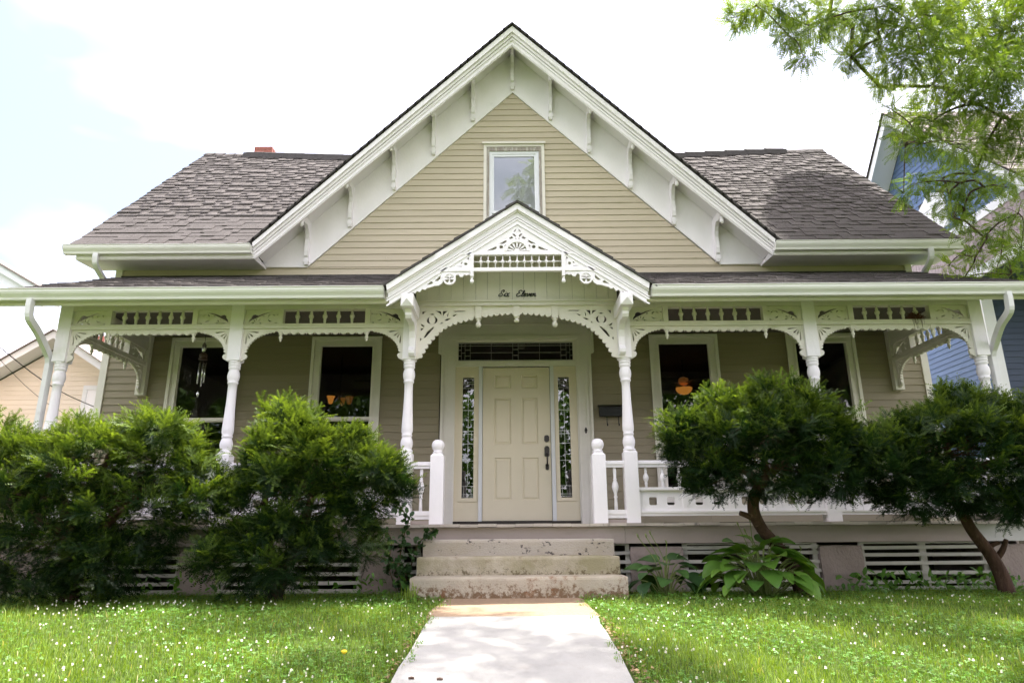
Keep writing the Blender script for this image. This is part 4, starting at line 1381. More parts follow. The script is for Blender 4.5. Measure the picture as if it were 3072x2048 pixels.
# chimney bricks: chimney is a part of the house, its bricks sub-parts
ch.parent = HOUSE
ch.matrix_parent_inverse = WM[HOUSE.name].inverted()
bw = MB().box(0, .1, 0, .1, 0, .062).mesh('brick')
bw.materials.append(M['brick'])
for c in range(8):
    z = 7.95 + c * .07
    o = .5 if c % 2 else 0
    for side in range(4):
        L_ = (cx1 - cx0) if side % 2 == 0 else (cy1 - cy0 - .2)
        n = 2 if side % 2 == 0 else 1
        cuts = [0, .5, 1] if not o else [0, .26, .74, 1]
        for a, b in zip(cuts, cuts[1:]):
            if side == 0:
                m = T(cx0 + L_ * a + .004, cy0, z) @ Matrix.Diagonal(((L_ * (b - a) - .008) / .1, 1, 1, 1))
            elif side == 2:
                m = T(cx0 + L_ * a + .004, cy1 - .1, z) @ Matrix.Diagonal(((L_ * (b - a) - .008) / .1, 1, 1, 1))
            elif side == 1:
                m = T(cx1 - .1, cy0 + .1 + L_ * a + .004, z) @ Matrix.Diagonal((1, (L_ * (b - a) - .008) / .1, 1, 1))
            else:
                m = T(cx0, cy0 + .1 + L_ * a + .004, z) @ Matrix.Diagonal((1, (L_ * (b - a) - .008) / .1, 1, 1))
            put('brick', bw, None, ch, m)

# ------------------------------------------------------------------ lettering: Six Eleven in script
LET = thing('house_number_lettering', 'black cursive metal lettering reading Six Eleven on the porch gable', 'sign', (.06, YP + .03, 3.2))
# strokes per letter, in units of x-height .5 and capital height 1; letters are (width, strokes)
GLY = {
    'S': (.62, [[(-.02, .20), (.06, .08), (.22, .02), (.40, .10), (.44, .28), (.30, .46), (.18, .62), (.20, .84), (.36, .97), (.50, .92), (.50, .78), (.40, .66)], [(-.02, .20), (.08, .34), (.24, .36)]]),
    'i': (.26, [[(.0, .08), (.12, .40), (.14, .46), (.10, .14), (.16, .02), (.26, .12)], [(.17, .68), (.19, .72)]]),
    'x': (.44, [[(.0, .40), (.08, .48), (.16, .40), (.24, .10), (.32, .01), (.42, .12)], [(.40, .46), (.30, .46), (.12, .06), (.04, .01), (-.02, .06)]]),
    'E': (.66, [[(.56, .78), (.58, .92), (.42, 1.0), (.24, .92), (.20, .76), (.34, .58), (.46, .54)], [(.36, .56), (.14, .44), (.04, .24), (.14, .05), (.34, .01), (.54, .14), (.58, .24)]]),
    'l': (.26, [[(.0, .08), (.16, .44), (.26, .84), (.20, .98), (.11, .80), (.07, .30), (.10, .06), (.17, .01), (.26, .12)]]),
    'e': (.36, [[(.0, .12), (.18, .24), (.28, .38), (.20, .48), (.08, .38), (.05, .18), (.13, .02), (.26, .03), (.36, .14)]]),
    'v': (.44, [[(.0, .38), (.07, .48), (.13, .40), (.12, .10), (.18, .01), (.30, .12), (.38, .36), (.35, .48), (.33, .40), (.44, .38)]]),
    'n': (.52, [[(.0, .38), (.06, .48), (.11, .40), (.07, .02)], [(.08, .16), (.18, .40), (.28, .48), (.33, .38), (.30, .10), (.36, .01), (.50, .14)]]),
}


def word(txt, x0, width, z0, cap):
    tot = sum(GLY[c][0] for c in txt)
    sx = width / (tot + .25 * .0 + .1)
    x = x0
    for c in txt:
        mb = MB()
        for st in GLY[c][1]:
            pts_ = smooth_path([(p[0] + .28 * p[1], p[1]) for p in st], 4)
            path = [(x + p[0] * sx, YP + .022, z0 + p[1] * cap) for p in pts_]
            n = len(path)
            rad = [.0052 if 1 < i < n - 2 else .0036 for i in range(n)]
            mb.tube(path, rad, 6)
        put('letter', mb, 'black', LET)
        x += GLY[c][0] * sx


word('Six', -.155, .135, 3.188, .078)
word('Eleven', .045, .245, 3.186, .074)

# ------------------------------------------------------------------ mailbox, wind chime, nest, lamps inside
mx0, mx1 = 1.165, 1.545
MBX = thing('mailbox', 'black wall mailbox with a newspaper hook right of the front door', 'mailbox', (1.35, YW - .02, 2.08))
put('box_body', MB().prism([(YW - .02, 2.085), (YW - .11, 2.085), (YW - .125, 2.20), (YW - .02, 2.225)], mx0 + .01, mx1 - .01, 'x'), 'black', MBX)
put('lid', MB().prism([(YW - .02, 2.228), (YW - .14, 2.20), (YW - .14, 2.188), (YW - .135, 2.188), (YW - .127, 2.202), (YW - .02, 2.252)], mx0 - .004, mx1 + .004, 'x'), 'black', MBX)
for x in (1.275, 1.43):
    put('hook', MB().tube([(x, YW - .05, 2.09), (x, YW - .06, 2.0), (x, YW - .07, 1.965), (x, YW - .10, 1.955), (x, YW - .115, 1.98)], .006, 6), 'black', MBX)

CHX, CHY = -3.885, 8.30
WC = thing('wind_chime', 'wind chime of silver tubes hanging before the leftmost tall window', 'wind chime', (CHX, CHY, 2.2))
put('cord', MB().tube([(CHX, CHY, 3.47), (CHX, CHY, 2.86)], .003, 5), 'wire', WC)
put('top_ornament', MB().lathe([(.004, 2.92), (.016, 2.90), (.028, 2.88), (.022, 2.86), (.034, 2.845), (.018, 2.825), (.024, 2.81), (.006, 2.79)], CHX, CHY, 10), 'chime', WC)
put('chime_cap', MB().lathe([(.006, 2.79), (.03, 2.78), (.045, 2.765), (.05, 2.735), (.034, 2.73), (.052, 2.71), (.052, 2.695), (.012, 2.69)], CHX, CHY, 12), 'chime_wood', WC)
for k, ln in enumerate((.26, .30, .22, .28, .24)):
    a = k * 1.2566 + .4
    x, y = CHX + .038 * math.cos(a), CHY + .038 * math.sin(a)
    put('tube', MB().tube([(x, y, 2.66), (x, y, 2.66 - ln)], .0085, 8), 'chime', WC)
    put('tube_string', MB().tube([(x, y, 2.70), (x, y, 2.66)], .0015, 4), 'wire', WC)
put('clapper_string', MB().tube([(CHX, CHY, 2.70), (CHX - .012, CHY, 2.30)], .002, 4), 'wire', WC)
put('wind_sail', MB().lathe([(.002, 2.31), (.012, 2.285), (.017, 2.265), (.013, 2.24), (.002, 2.215)], CHX - .012, CHY, 10), 'chime', WC)

NX, NY, NZ = 4.60, 7.43, 2.876
mb = MB()
for k in range(420):
    a = random.uniform(0, 6.283)
    rr = random.uniform(.0, .085)
    h = random.uniform(0, .085) * (1 - (rr / .1) ** 2)
    p = Vector((NX + rr * math.cos(a) * 1.15, NY + rr * math.sin(a) * .6, NZ + .006 + h))
    d = Vector((random.uniform(-1, 1), random.uniform(-.6, .6), random.uniform(-.5, .5))).normalized() * random.uniform(.02, .05)
    mb.tube([p - d, p + d * .1 + Vector((0, 0, .006)), p + d], [.0016, .002, .0012], 3, False)
for k in range(14):
    x = NX + random.uniform(-.07, .08)
    ln = random.uniform(.03, .14)
    mb.tube([(x, NY - .055, NZ + .015), (x + random.uniform(-.01, .01), NY - .062, NZ - ln * .5), (x + random.uniform(-.02, .02), NY - .062, NZ - ln)], [.002, .0016, .001], 3, False)
tag(put('bird_nest', mb, 'nest'), 'dark reddish clump of a dry bird nest on the right porch rail', 'nest')

# lamps seen through the windows
CL = thing('chandelier', 'dim amber chandelier shades glowing behind the second window from the left', 'lamp', (-2.70, 10.5, 2.55))
put('stem', MB().tube([(-2.70, 10.5, 3.35), (-2.70, 10.5, 2.60)], .012, 6), 'bronze', CL)
for dx, dy, m_ in ((-.14, 0, 'amber'), (.14, .05, 'amber_dim'), (0, .16, 'amber_dim')):
    put('arm', MB().tube(smooth_path([(-2.70, 10.5, 2.62), (-2.70 + dx * .5, 10.5 + dy * .5, 2.52), (-2.70 + dx, 10.5 + dy, 2.54)], 4), .008, 5), 'bronze', CL)
    put('shade', MB().lathe([(.02, 2.545), (.035, 2.565), (.042, 2.60), (.052, 2.64), (.066, 2.665), (.060, 2.664), (.046, 2.64), (.036, 2.60)], -2.70 + dx, 10.5 + dy, 14), m_, CL)
CF = thing('ceiling_fan', 'ceiling fan with a glowing amber bowl behind the window right of the door', 'fan', (2.80, 11.0, 2.8))
put('rod', MB().tube([(2.82, 11, 3.35), (2.82, 11, 3.02)], .014, 6), 'bronze', CF)
put('motor', MB().lathe([(.03, 3.04), (.075, 3.02), (.085, 2.97), (.07, 2.93), (.05, 2.92)], 2.82, 11, 16), 'amber_dim', CF)  # no lamp itself: the bowl's light put into the motor as a glow
for k in range(4):
    a = k * math.pi / 2 + .35
    c, s = math.cos(a), math.sin(a)
    put('blade', MB().add([(2.82 + c * r - s * w, 11 + s * r + c * w, z) for z in (2.93, 2.938) for r, w in ((.10, -.03), (.52, -.06), (.52, .06), (.10, .03))], [(3, 2, 1, 0), (4, 5, 6, 7), (0, 1, 5, 4), (1, 2, 6, 5), (2, 3, 7, 6), (3, 0, 4, 7)]), 'chime_wood', CF)
    put('arm', MB().tube(smooth_path([(2.82, 11, 2.90), (2.82 + c * .08, 11 + s * .08, 2.865), (2.82 + c * .15, 11 + s * .15, 2.875)], 3), .007, 5), 'amber_dim', CF)  # arm glows too, lamp light put into its material
put('bowl', MB().lathe([(.135, 2.862), (.13, 2.835), (.11, 2.80), (.075, 2.77), (.03, 2.755), (.002, 2.752)], 2.82, 11, 20), 'amber', CF)

# ------------------------------------------------------------------ cream neighbour on the left
CH = thing('cream_house', 'cream sided neighbouring house with low gable left of the porch', 'house', (-13.0, 15.0, 0))
wa, wz, ws = -10.2, 5.02, .64            # wing apex x, z and slope
cw = put('wing_wall', MB().prism([(-17, 0), (-5.9, 0), (-5.9, wz - .20 - 4.3 * ws), (wa, wz - .16), (-17, wz - .16 - 6.8 * ws)], 15.03, 15.2), 'siding_back', CH)
z = .9
while z < wz - .2:
    z1 = z + .112
    l0, r0 = wa - (wz - .17 - z) / ws, wa + (wz - .17 - z) / ws
    l1, r1 = wa - (wz - .17 - min(z1, wz - .18)) / ws, wa + (wz - .17 - min(z1, wz - .18)) / ws
    clap(max(l0, -16.5), min(r0, -5.9), max(l1, -16.5), min(r1, -5.9), z, z1, cw, 15.03, .016, 'cream_lap', 'lap_board')
    z += .106
for s, L_ in ((-1, 6.9), (1, 4.4)):
    put('rake_board', MB().prism([(wa, wz), (wa + s * L_, wz - L_ * ws), (wa + s * L_, wz - .17 - L_ * ws), (wa, wz - .17)], 14.55, 14.59), 'vinyl', CH)
    so = put('soffit', MB().prism([(wa, wz - .10), (wa + s * L_, wz - .10 - L_ * ws), (wa + s * L_, wz - .12 - L_ * ws), (wa, wz - .12)], 14.59, 15.03), 'vinyl', CH)
    put('roof_slope', MB().prism([(wa, wz + .03), (wa + s * (L_ + .1), wz + .03 - (L_ + .1) * ws), (wa + s * (L_ + .1), wz - (L_ + .1) * ws + .004), (wa, wz + .004)], 14.5, 21), 'grey_roof', CH)
wv = put('window', MB().prism(rect(-9.62, -8.72, 2.1, 3.86), 14.985, 15.01, 'y', [rect(-9.53, -8.81, 2.19, 3.77)]), 'vinyl', CH)
put('pane', MB().box(-9.54, -8.80, 15.0, 15.006, 2.18, 3.78), 'blind', wv)
# taller front block, its eave showing over the porch roof
ua, uz = -13.2, 7.55
put('block_wall', MB().prism([(-17, 0), (-10.4, 0), (-10.4, 5.4), (ua, 7.2), (-17, 5.0)], 11.95, 12.9), 'cream_lap', CH)
for q, (y0, y1, za, zb_, m_) in enumerate(((11.42, 11.5, .0, .13, 'vinyl'), (11.5, 11.54, .13, .30, 'vinyl'), (11.54, 11.95, .14, .17, 'vinyl'))):
    put(('rake_crown', 'rake_fascia', 'block_soffit')[q], MB().prism([(ua, uz - za), (-8.35, uz - za - 4.85 * .565), (-8.35, uz - zb_ - 4.85 * .565), (ua, uz - zb_)], y0, y1), m_, CH)
put('block_roof', MB().prism([(ua, uz + .04), (-8.30, uz + .04 - 4.9 * .565), (-8.30, uz - 4.9 * .565 + .004), (ua, uz + .004)], 11.38, 13.2), 'grey_roof', CH)
put('porch_roof', MB().prism([(-14, 3.6), (-7.9, 1.98), (-7.9, 1.90), (-14, 3.5)], 10.9, 13), 'roof', CH)
put('porch_gutter', MB().prism([(-14, 3.5), (-7.85, 1.90), (-7.85, 1.80), (-14, 3.38)], 10.82, 10.899), 'vinyl', CH)
cch = put('chimney', MB().box(-11.0, -10.57, 17.0, 17.45, 3.9, 5.62), 'mortar', CH)
for c in range(9):
    for a, b in (((0, .5), (.5, 1)) if c % 2 else ((0, .25), (.25, .75), (.75, 1))):
        put('brick', MB().box(-11.005 + .44 * a + .004, -11.005 + .44 * b - .004, 16.99, 17.1, 5.0 + c * .07, 5.062 + c * .07), 'brick', cch)

UW = thing('utility_cable', 'thin black overhead cables slanting down to the cream house', 'cable', (-9.5, 12, 4.3))
for k, (a, b, r) in enumerate((((-9.35, 12.0, 3.92), (-9.22, 14.9, 3.35), .010), ((-9.31, 12.0, 3.69), (-9.66, 14.9, 3.11), .005))):
    a, b = Vector(a), Vector(b)
    pts_ = [a.lerp(b, t / 10) - Vector((0, 0, .12 * math.sin(math.pi * t / 10))) for t in range(-4, 11)]
    pts_[0] = a + (a - b) * .9 + Vector((0, 0, .4))
    put('cable_run', MB().tube(pts_, r, 5), 'wire', UW)

# ------------------------------------------------------------------ blue neighbour on the right
BH = thing('blue_house', 'tall blue sided neighbouring house with white trim behind the right tree', 'house', (12.5, 15.0, 0))
BX, RX = 9.10, 8.58                      # side wall and rake planes
RY, RZZ, RSL = 13.68, 9.86, 1.03         # ridge y, z and slope
put('wall_core', MB().box(BX + .02, 16, 12.58, 19.5, 0, 6.4).prism([(RY - 3.25, 6.4), (RY + 3.25, 6.4), (RY, 9.70)], BX + .02, 15, 'x'), 'siding_back', BH)


def lap_x(y00, y01, y10, y11, z0, z1, parent, x, material):
    """A lapped board on a wall that faces left."""
    put('lap_board', MB().hexa([(x - .017, y00, z0), (x + .002, y00, z0), (x + .002, y01, z0), (x - .017, y01, z0), (x - .004, y10, z1), (x + .002, y10, z1), (x + .002, y11, z1), (x - .004, y11, z1)]), material, parent)


gw = put('gable_backing', MB().prism([(RY - 3.2, 6.42), (RY + 3.2, 6.42), (RY, 9.62)], BX + .0, BX + .018, 'x'), 'siding_back', BH)
z = 6.5
while z < 9.45:
    z1 = z + .125
    h0, h1 = (9.62 - z) / RSL, (9.62 - min(z1, 9.6)) / RSL
    if 6.72 < z + .06 < 7.55:
        lap_x(RY - h0, 12.93, RY - h1, 12.93, z, z1, gw, BX, 'blue_lap')
        lap_x(13.85, RY + h0, 13.85, RY + h1, z, z1, gw, BX, 'blue_lap')
    else:
        lap_x(RY - h0, RY + h0, RY - h1, RY + h1, z, z1, gw, BX, 'blue_lap')
    z += .118
sw = put('side_wall', MB().box(BX, BX + .018, 12.6, 19.4, 0, 5.3), 'siding_back', BH)
z = 1.2
while z < 5.28:
    lap_x(12.62, 19.4, 12.62, 19.4, z, z + .112, sw, BX, 'blue_lap')
    z += .106
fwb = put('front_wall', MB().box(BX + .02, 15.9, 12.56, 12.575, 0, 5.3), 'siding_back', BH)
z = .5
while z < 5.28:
    clap(BX + .17, 15.8, BX + .17, 15.8, z, z + .122, fwb, 12.56, .017, 'dark_blue_lap', 'lap_board')
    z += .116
put('corner_board', MB().box(BX - .03, BX + .19, 12.49, 12.56, 0, 5.32).box(BX - .03, BX + .002, 12.56, 12.62, 0, 5.32), 'vinyl', BH)
put('band_board', MB().prism([(10.50, 6.36), (16.86, 6.36), (16.68, 6.54), (10.68, 6.54)], BX - .05, BX, 'x'), 'vinyl', BH)
mv = put('band_backing', MB().prism([(9.85, 5.42), (17.5, 5.42), (16.75, 6.40), (10.6, 6.40)], BX - .01, BX + .02, 'x'), 'siding_back', BH)
y = 10.6
while y < 14.6:
    put('vertical_board', MB().box(BX - .03, BX - .012, y + .004, y + .098, 5.50, 6.355), 'mauve', mv)
    y += .105
put('band_board', MB().box(BX - .06, BX + .0, 9.76, 17.55, 5.30, 5.495), 'vinyl', BH)
put('porch_ceiling', MB().box(BX, 16, 9.75, 12.48, 5.28, 5.42), 'dark_blue_lap', BH)
put('porch_column', MB().box(BX + .05, BX + .30, 9.8, 10.05, 0, 5.28), 'vinyl', BH)
put('porch_gable_end', MB().box(BX + .02, 16, 9.7, 9.76, 5.3, 5.66), 'vinyl', BH)
wd = put('window', MB().prism(rect(9.72, 11.2, .9, 3.36), 12.50, 12.542, 'y', [rect(9.86, 11.06, 1.0, 3.22)]), 'vinyl', BH)
put('inner_frame', MB().prism(rect(9.86, 11.06, 1.0, 3.22), 12.51, 12.54, 'y', [rect(9.93, 10.99, 1.07, 3.15)]), 'greywood', wd)
put('pane', MB().box(9.92, 11.0, 12.52, 12.526, 1.06, 3.16), 'leaded', wd)
gwn = put('gable_window', MB().prism([(12.93, 6.70), (13.85, 6.70), (13.85, 7.40), (13.39, 7.66), (12.93, 7.40)], BX - .045, BX - .0, 'x', [rect(13.03, 13.75, 6.78, 7.28)]), 'vinyl', BH)
put('pane', MB().box(BX - .02, BX - .016, 13.02, 13.76, 6.77, 7.29), 'blind', gwn)
for q in range(1, 4):
    put('muntin', MB().box(BX - .035, BX - .022, 13.03 + .18 * q - .012, 13.03 + .18 * q + .012, 6.78, 7.28), 'vinyl', gwn)
for q in range(1, 3):
    put('muntin', MB().box(BX - .034, BX - .022, 13.03, 13.75, 6.78 + .167 * q - .01, 6.78 + .167 * q + .01), 'vinyl', gwn)
# roof
for s in (-1, 1):
    Ln = 4.15
    Yq = lambda d: RY + s * d
    rk = put('rake_board', MB().prism([(RY, RZZ - .02), (Yq(Ln), RZZ - .02 - Ln * RSL), (Yq(Ln), RZZ - .30 - Ln * RSL), (RY, RZZ - .30)], RX, RX + .035, 'x'), 'vinyl', BH)
    put('rake_soffit', MB().prism([(RY, RZZ - .20), (Yq(Ln), RZZ - .20 - Ln * RSL), (Yq(Ln), RZZ - .23 - Ln * RSL), (RY, RZZ - .23)], RX + .036, BX - .02, 'x'), 'vinyl', BH)
    put('roof_slope', MB().prism([(RY, RZZ + .0), (Yq(Ln + .1), RZZ - (Ln + .1) * RSL), (Yq(Ln + .1), RZZ - .05 - (Ln + .1) * RSL), (RY, RZZ - .05)], RX - .04, 17, 'x'), 'roof_deck', BH)
tabs = []
ang = math.atan(RSL)
c = 0
while True:
    d = 4.2 - c * EX * math.cos(ang)
    if d < .02:
        break
    x = RX - .05
    while x < 13.5:
        w = random.uniform(.16, .36)
        p = Vector((x, RY - d, RZZ - d * RSL + .004))
        tabs.append((Matrix.Translation(p) @ Matrix.Rotation(ang, 4, 'X') @ Matrix.Diagonal((w - .003, 1, 1, 1)), 1 if random.random() < .4 else 0, random.random()))
        x += w
    c += 1
field('shingle_field', tabs, BH, 'grey_roof')

# ------------------------------------------------------------------ vegetation helpers
def unit(a):
    return a / np.maximum(np.linalg.norm(a, axis=-1, keepdims=True), 1e-9)


def frames(dirs, ups):
    """Rotation matrices whose x axis is dirs and whose z axis is near ups."""
    x = unit(dirs)
    z = ups - (ups * x).sum(1, keepdims=True) * x
    z = unit(z)
    y = np.cross(z, x)
    return np.stack([x, y, z], axis=2)


def instance(tv, tf, R_, pos, scale, trnd=None, rnd=None):
    """Copies of a template mesh joined into arrays."""
    n, k = len(pos), len(tv)
    V = np.einsum('nij,kj->nki', R_, tv) * scale[:, None, None] + pos[:, None, :]
    F = tf[None] + (np.arange(n) * k)[:, None, None]
    r = (trnd[None] if trnd is not None else np.zeros((1, k))) + (rnd[:, None] if rnd is not None else 0)
    return V.reshape(-1, 3), F.reshape(-1, tf.shape[1]), np.clip(np.broadcast_to(r, (n, k)).reshape(-1), 0, 1)


def join(parts):
    V, F, R_, o = [], [], [], 0
    for v, f, r in parts:
        V.append(v); F.append(f + o); R_.append(r); o += len(v)
    return np.concatenate(V), np.concatenate(F), np.concatenate(R_)


# yew spray: a side branch with flat needle-bearing shoots
def yew_spray(seed):
    g = np.random.default_rng(seed)
    V, F, Rn = [], [], []

    def shoot(o, d, up, L, tip):
        n = int(L / .0155)
        side = np.cross(up, d)
        for i in range(n):
            t = i / n
            p = o + d * L * t + np.array([0, 0, .10]) * L * t * t - np.array([0, 0, .22]) * L * t ** 3
            ln = .026 * (1 - .55 * t ** 3) * g.uniform(.8, 1.15)
            for s in (-1, 1):
                q = unit((d * .55 + side * s + up * g.uniform(-.05, .35))[None])[0]
                w = d * .0060
                b = len(V)
                V.extend([p - w, p + w, p + q * ln])
                F.append((b, b + 1, b + 2))
                lum = tip * (.15 + .85 * t ** 1.3)
                Rn.extend([lum * .8, lum * .8, lum])
    up = np.array([0, 0, 1.0])
    ax = np.array([1.0, 0, 0])
    L = .24
    for i in range(6):
        t = .12 + .13 * i
        s = 1 if i % 2 else -1
        d = unit(np.array([[.75, s * .75, g.uniform(-.05, .25)]]))[0]
        shoot(ax * L * t, d, up, g.uniform(.09, .14) * (1 - .3 * t), .55)
    shoot(ax * L * .25, ax, up, L * .95, .75)
    return np.array(V), np.array(F), np.array(Rn)


SPRAYS = [yew_spray(s) for s in range(4)]


def yew(name, label, base, blobs, trunk, n, seed, group='clipped yews along the porch', light=0.0):
    g = np.random.default_rng(seed)
    B = np.array([b[:3] for b in blobs]); Rr = np.array([b[3:6] for b in blobs])
    dens = np.array([b[6] if len(b) > 6 else 1.0 for b in blobs])
    area = (Rr[:, 0] * Rr[:, 1] + Rr[:, 1] * Rr[:, 2] + Rr[:, 0] * Rr[:, 2]) * dens
    # knobbly outline: small clumps budding from the main ones
    eb, er, ed_ = [], [], []
    for j in range(len(B)):
        for _ in range(5):
            dv = unit(g.normal(size=(1, 3)) + np.array([[0, -.2, .35]]))[0]
            eb.append(B[j] + dv * Rr[j] * g.uniform(.85, 1.0)); er.append(np.full(3, g.uniform(.10, .19)) * np.array([1.15, 1, .8])); ed_.append(.9 * dens[j])
    B, Rr, dens = np.concatenate([B, eb]), np.concatenate([Rr, er]), np.concatenate([dens, ed_])
    area = (Rr[:, 0] * Rr[:, 1] + Rr[:, 1] * Rr[:, 2] + Rr[:, 0] * Rr[:, 2]) * dens
    idx = g.choice(len(B), int(n * 2.2), p=area / area.sum())
    d = unit(g.normal(size=(len(idx), 3)))
    rr = 1 - np.abs(g.normal(0, .17, len(idx))) + np.where(g.random(len(idx)) < .10, g.uniform(.04, .22, len(idx)), 0)
    pos = B[idx] + d * Rr[idx] * rr[:, None]
    keep = np.ones(len(idx), bool)
    for j in range(len(B)):
        q = np.linalg.norm((pos - B[j]) / Rr[j], axis=1)
        keep &= (q > .70) | (idx == j)
    keep &= ~((d[:, 2] < -.3) & (g.random(len(idx)) < .45))
    keep &= pos[:, 2] > .06
    pos, d, rr, idx = pos[keep][:n], d[keep][:n], rr[keep][:n], idx[keep][:n]
    out = unit(d * Rr[idx])
    dirs = unit(out * .9 + np.array([0, 0, .30]) + g.normal(0, .38, out.shape))
    low = out[:, 2] < -.1
    dirs[low, 2] -= .35
    ups = unit(np.array([0, 0, 1.0]) * .9 + out * .45 + g.normal(0, .30, out.shape))
    R_ = frames(dirs, ups)
    sc = g.uniform(.55, 1.0, len(pos)) * np.where(rr > 1.03, 1.25, 1.0) * np.where(out[:, 2] > .35, 1.1, .95)
    pos = pos - dirs * (.12 * sc)[:, None]
    zt = B[:, 2].max() + .35
    rn = out[:, 2] * .20 + g.normal(.02, .10, len(pos)) + (rr - .85) * .5 + np.clip((pos[:, 2] - zt + .75) / .75, -.6, 1) * .20 + np.where(g.random(len(pos)) < .35, .16, -.06) + light  # new-growth tone at random; lit tops and shaded undersides put into needle colour
    parts = []
    for k, (tv, tf, tr) in enumerate(SPRAYS):
        m = np.arange(len(pos)) % len(SPRAYS) == k
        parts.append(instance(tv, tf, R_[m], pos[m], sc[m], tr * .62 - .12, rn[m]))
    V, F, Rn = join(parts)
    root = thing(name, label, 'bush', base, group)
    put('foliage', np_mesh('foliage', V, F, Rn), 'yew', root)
    for t_ in trunk:
        put('trunk' if t_ is trunk[0] else 'limb', MB().tube(smooth_path([p[:3] for p in t_], 5), list(np.interp(np.linspace(0, len(t_) - 1, 5 * (len(t_) - 1) + 1), range(len(t_)), [p[3] for p in t_])), 9), 'yew_bark', root)
    mb = MB()
    for i in g.choice(len(pos), min(45, len(pos)), replace=False):
        j = g.integers(1, min(len(trunk), 4)) if len(trunk) > 1 else 0
        e = Vector(trunk[j][-1][:3])
        s_ = e.lerp(Vector(trunk[j][-2][:3]), g.random())
        p = Vector(pos[i])
        mid = s_.lerp(p, .5) + Vector((g.normal(0, .05), g.normal(0, .05), -.04))
        mb.tube([s_, mid, p], [.007, .005, .002], 4)
    o = put('twigs', mb, 'yew_bark', root)
    o['kind'] = 'stuff'
    return root


yew('yew_bush', 'broad yew bush at the far left hiding the porch corner', (-3.9, 6.35, 0),
    [(-4.55, 6.25, 1.08, .75, .60, .36), (-3.80, 6.25, 1.14, .60, .60, .38), (-3.20, 6.3, 1.20, .40, .50, .36), (-4.9, 6.2, .85, .60, .55, .50), (-4.1, 6.2, .70, .75, .58, .55, 1), (-3.35, 6.25, .75, .50, .5, .48, .8), (-4.3, 6.25, .38, .75, .5, .36, .9), (-3.5, 6.25, .36, .45, .45, .32, .8), (-3.95, 6.2, .5, .5, .5, .4, .8), (-2.80, 6.3, .92, .26, .38, .26, .6)],
    [[(-3.95, 6.45, -.05, .085), (-3.98, 6.42, .35, .075), (-4.05, 6.38, .75, .055), (-4.25, 6.3, 1.15, .03)], [(-3.97, 6.42, .40, .06), (-3.6, 6.38, .75, .045), (-3.15, 6.33, 1.1, .025)], [(-4.0, 6.42, .5, .055), (-3.85, 6.4, .9, .04), (-3.7, 6.3, 1.3, .02)], [(-4.05, 6.38, .6, .05), (-4.6, 6.3, .9, .035), (-4.9, 6.25, 1.15, .02)]], 4500, 1, light=.02)
yew('yew_bush', 'dense yew bush left of the steps, branch reaching towards the newel post', (-2.0, 6.4, 0),
    [(-1.78, 6.3, 1.16, .48, .50, .34), (-2.12, 6.3, 1.18, .34, .46, .38), (-1.40, 6.3, 1.00, .40, .44, .34), (-1.95, 6.25, .85, .62, .50, .42, .8), (-2.35, 6.3, .75, .36, .42, .36, .6), (-2.15, 6.25, .42, .55, .46, .38, .9), (-1.55, 6.35, .62, .34, .35, .28, .4), (-2.10, 6.35, 1.52, .12, .16, .14, .6)],
    [[(-2.15, 6.5, -.05, .07), (-2.05, 6.48, .3, .06), (-1.80, 6.42, .62, .05), (-1.55, 6.36, .88, .035)], [(-2.1, 6.48, .2, .055), (-2.25, 6.4, .6, .04), (-2.25, 6.35, 1.1, .02)], [(-1.95, 6.45, .45, .05), (-1.85, 6.38, .85, .035), (-1.78, 6.3, 1.25, .02)], [(-1.6, 6.38, .82, .035), (-1.35, 6.3, 1.02, .015)]], 3550, 2, light=.02)
yew('yew_tree', 'small yew with a curved bare trunk above the hosta right of the steps', (2.65, 6.8, 0),
    [(2.25, 6.3, 1.36, .58, .54, .40), (1.78, 6.3, 1.28, .36, .44, .30), (2.70, 6.3, 1.32, .44, .48, .36), (2.30, 6.25, 1.12, .60, .50, .30, .8), (2.45, 6.3, 1.60, .34, .40, .22, .8), (2.9, 6.35, 1.12, .30, .40, .26, .7), (2.05, 6.35, .98, .30, .30, .18, .5), (1.55, 6.2, 1.38, .18, .22, .10, .8), (1.80, 6.2, 1.02, .20, .22, .10, .7), (3.08, 6.25, 1.30, .16, .22, .12, .8), (2.0, 6.25, 1.66, .16, .18, .08, .7), (2.75, 6.2, .95, .22, .22, .10, .6)],
    [[(2.72, 6.82, -.05, .075), (2.66, 6.80, .18, .068), (2.52, 6.74, .40, .060), (2.33, 6.62, .58, .054), (2.22, 6.5, .76, .055), (2.24, 6.42, .92, .050), (2.36, 6.38, 1.08, .045)], [(2.30, 6.4, .98, .045), (2.0, 6.35, 1.2, .03), (1.8, 6.3, 1.32, .015)], [(2.34, 6.38, 1.05, .04), (2.6, 6.35, 1.25, .028), (2.8, 6.3, 1.45, .012)], [(2.34, 6.38, 1.05, .04), (2.3, 6.32, 1.3, .025), (2.35, 6.3, 1.6, .012)], [(2.24, 6.55, .68, .03), (2.16, 6.53, .71, .026), (2.10, 6.52, .73, .022)]], 3600, 3, light=-.11)
